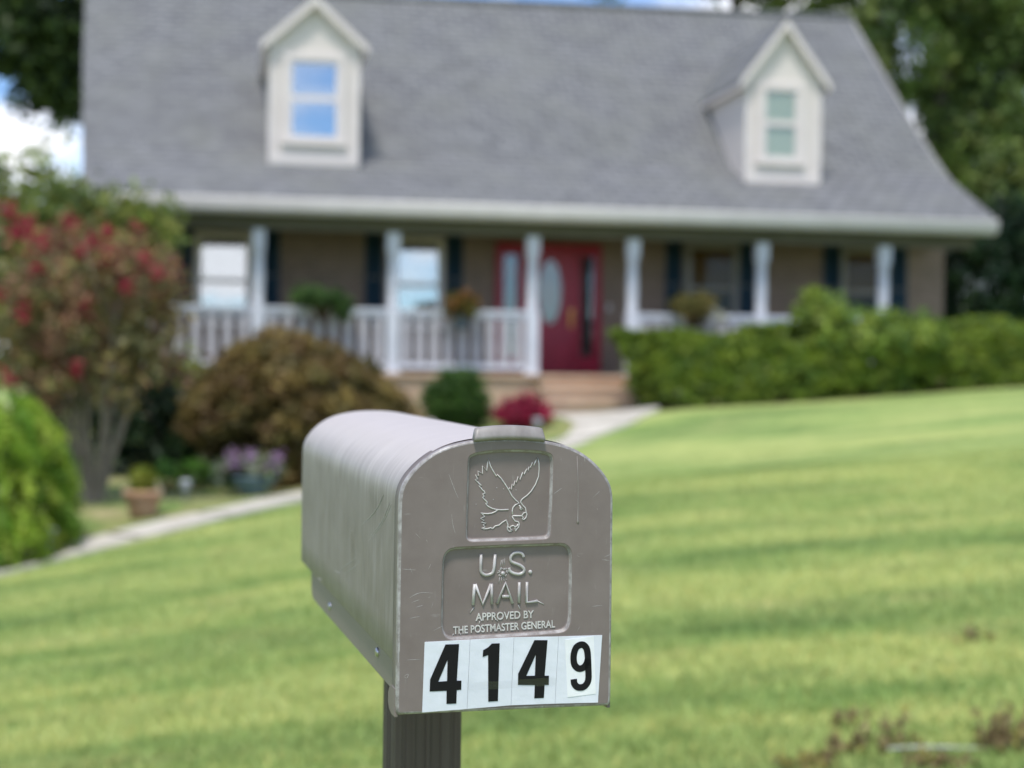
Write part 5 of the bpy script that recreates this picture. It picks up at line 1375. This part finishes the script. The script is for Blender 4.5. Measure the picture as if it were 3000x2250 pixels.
# planters hooked on the porch railings
ca, sa = math.cos(PSI), math.sin(PSI)
def hw(u, n, z):    # house coordinates to world
    return (HO.x + u * ca - n * sa, HO.y + u * sa + n * ca, HO.z + FZ + z)
def planter(u, n, z, label, pot_prof, pot_m, ells, nc, per, pal, size=0.05):
    e = empty('rail_planter', hw(u, n, z), PSI); tag(e, label, 'planter', 'planters on the porch railing')
    mb = MB(); mb.lathe(pot_prof, 22); mb.build('pot', M[pot_m], e)
    crown('plant', ells, nc, per, 0.1, size, pal, e, None, 0.6, 0.5)
    return e
cone = [(0.02, -0.02), (0.06, 0.05), (0.11, 0.14), (0.15, 0.22), (0.16, 0.24), (0.14, 0.24), (0.02, 0.21)]
planter(-3.27, -0.24, 0.78, 'dark cone planter of trailing green fern on the porch railing', cone, 'brown_pot',
        [(0, 0, 0.33, 0.36, 0.24, 0.10, 1.0), (-0.2, 0, 0.36, 0.2, 0.18, 0.09, 0.4), (0.3, 0, 0.18, 0.11, 0.12, 0.12, 0.25)], 90, 22, [(0.07, 0.15, 0.035), (0.11, 0.20, 0.05), (0.05, 0.10, 0.03)])
bx_ = [(0.10, 0.0), (0.11, 0.01), (0.15, 0.24), (0.16, 0.25), (0.14, 0.25), (0.02, 0.22)]
planter(-1.15, -0.24, 0.68, 'slate planter of orange and olive leaves beside the front door', bx_, 'slate_pot',
        [(0, 0, 0.38, 0.24, 0.2, 0.14, 1.0), (0.02, 0, 0.27, 0.16, 0.15, 0.09, 0.4)], 70, 22, [(0.20, 0.115, 0.03), (0.15, 0.14, 0.035), (0.25, 0.12, 0.035), (0.11, 0.13, 0.03)])
e = planter(2.55, -0.24, 0.78, 'planter of tan and olive leaves with white blossoms above the hedge', bx_, 'brown_pot',
        [(0, 0, 0.34, 0.34, 0.24, 0.14, 1.0), (0.05, 0, 0.24, 0.2, 0.15, 0.1, 0.4)], 80, 22, [(0.19, 0.17, 0.05), (0.24, 0.19, 0.06), (0.13, 0.14, 0.035)])
blossoms(e, [(0.22, -0.12, 0.25), (0.36, -0.14, 0.21), (0.42, -0.1, 0.12)], 0.09, 0.05, [(0.55, 0.56, 0.48), (0.45, 0.45, 0.35)], 40)

# ------------------------------------------------------------------ weeds and edging near the camera
def dried_weed(x, y, h, n, label, yellow=0.2):
    z = g1(x, y); e = empty('dried_weed', (x, y, z)); tag(e, label, 'plant', 'dried weeds in the lawn')
    mb = MB(); pts = []
    for i in range(n):
        a = RNG.uniform(0, 6.28); l = h * RNG.uniform(0.5, 1.05); t_ = np.array([0.55 * l * math.cos(a) * RNG.random(), 0.55 * l * math.sin(a) * RNG.random(), l])
        b0 = np.array([RNG.normal() * 0.034, RNG.normal() * 0.034, 0])
        P = [b0, b0 + t_ * 0.5 + RNG.normal(size=3) * 0.006, b0 + t_]
        mb.tube(P, [0.0042, 0.003, 0.0015], 5)
        for q in range(8): pts.append(b0 + t_ * RNG.uniform(0.05, 1.0) ** 1.2 + RNG.normal(size=3) * 0.009)
    mb.build('stem', M['dry_stem'], e)
    pts = np.array(pts); k = len(pts)
    pal = np.array([(0.27, 0.20, 0.095), (0.17, 0.125, 0.065), (0.36, 0.28, 0.14)]); col = pal[RNG.choice(3, k)]
    yl = RNG.random(k) < yellow; col[yl] = (0.34, 0.31, 0.08)
    leaf_mesh('dry_leaves', pts, 0.019, col, M['leaf'], e, None, 0.2, 1.8)
for px, py, Y, h, n, lab, yl in ((2480, 2165, 5.6, 0.075, 5, 'thin dried weed standing alone behind the leftmost low clump', 0.3), (2330, 2275, 5.05, 0.05, 9, 'small dried weed at the bottom edge, farthest left of the dried weeds', 0.5), (2690, 2275, 5.0, 0.07, 12, 'dried weed below the left end of the pale edging strip', 0.4), (2500, 2235, 5.25, 0.085, 14, 'low dried weed clump leftmost in the near lawn corner', 0.3), (2620, 2225, 5.3, 0.135, 9, 'slim dried weed standing left of the pale edging strip', 0.15),
                             (2910, 2235, 5.2, 0.13, 18, 'tall dried weed clump at the right end of the pale edging strip', 0.2), (2975, 2215, 5.25, 0.165, 14, 'tallest dried weed clump at the near right corner of the lawn', 0.2),
                             (2400, 2262, 5.1, 0.06, 16, 'flat yellowish dried weed at the very bottom of the lawn', 0.6), (2760, 2262, 5.05, 0.05, 16, 'flat brown dried weed just below the pale edging strip', 0.2), (2860, 1880, 7.0, 0.06, 10, 'small brownish weed patch further up the right side of the lawn', 0.5)):
    p = wp(px, py, Y)
    dried_weed(p[0], p[1], h, n, lab, yl)
mb = MB(); pp = []
for px, py in ((2600, 2252), (2645, 2230), (2700, 2216), (2760, 2209), (2830, 2206), (2905, 2204)):
    p = wp(px, py, 5.2); pp.append((p[0], p[1], g1(p[0], p[1]) + 0.018 + 0.01 * math.sin(px * 0.01)))
mb.tube(pp, 0.0055, 8)
tag(mb.build('garden_hose', M['hose']), 'pale grey curved length of garden tubing lying among the dried weeds', 'hose')

# grass: near lawn blades as one carpet
def grass(n):
    m_ = n * 2 // 3
    Y = 4.4 + (15.5 - 4.4) * RNG.random(n) ** 1.25
    X = (RNG.random(n) * 2 - 1) * (0.36 * Y + 0.25)
    Y[m_:] = 0.8 + 16.5 * RNG.random(n - m_) ** 1.1                       # thinner beyond the frame, so that the turf goes on
    X[m_:] = (RNG.random(n - m_) * 2 - 1) * (0.45 * Y[m_:] + 2.6)
    le = np.array(LAWN_EDGE); o = np.argsort(le[:, 1]); lim = np.interp(Y, le[o, 1], le[o, 0])
    keep = X > lim + 0.06
    X, Y = X[keep], Y[keep]; n = len(X)
    Z = gz(X, Y)
    h = RNG.uniform(0.02, 0.05, n); a = RNG.uniform(0, 2 * math.pi, n); lean = RNG.uniform(0.2, 0.9, n) * h; w = RNG.uniform(0.0022, 0.0045, n)
    b2 = RNG.uniform(0, 2 * math.pi, n)
    v = np.empty((n, 3, 3))
    v[:, 0] = np.stack([X - w * np.cos(b2), Y - w * np.sin(b2), Z], 1); v[:, 1] = np.stack([X + w * np.cos(b2), Y + w * np.sin(b2), Z], 1)
    v[:, 2] = np.stack([X + lean * np.cos(a), Y + lean * np.sin(a), Z + h], 1)
    me = bpy.data.meshes.new('grass')
    me.vertices.add(n * 3); me.vertices.foreach_set('co', v.ravel()); me.loops.add(n * 3); me.loops.foreach_set('vertex_index', np.arange(n * 3, dtype=np.int32))
    me.polygons.add(n); me.polygons.foreach_set('loop_start', np.arange(0, n * 3, 3, dtype=np.int32))
    try: me.polygons.foreach_set('loop_total', np.full(n, 3, dtype=np.int32))
    except Exception: pass
    me.update(calc_edges=True)
    at = me.attributes.new('leaf_colour', 'FLOAT_COLOR', 'POINT')
    c_ = np.ones((n, 3, 4)); base = RNG.uniform(0.75, 1.35, (n, 1)) * np.array([[1, 1, 1]]); dry_ = RNG.random(n) < 0.12; base[dry_] *= np.array([1.5, 1.15, 1.2])
    c_[:, :, :3] = base[:, None, :]
    at.data.foreach_set('color', c_.ravel().astype(np.float32)); me.validate()
    o = link_mesh('grass', me, M['blade']); tag(o, 'short mown green lawn grass in front of the house', 'grass', kind='stuff')
grass(260000)
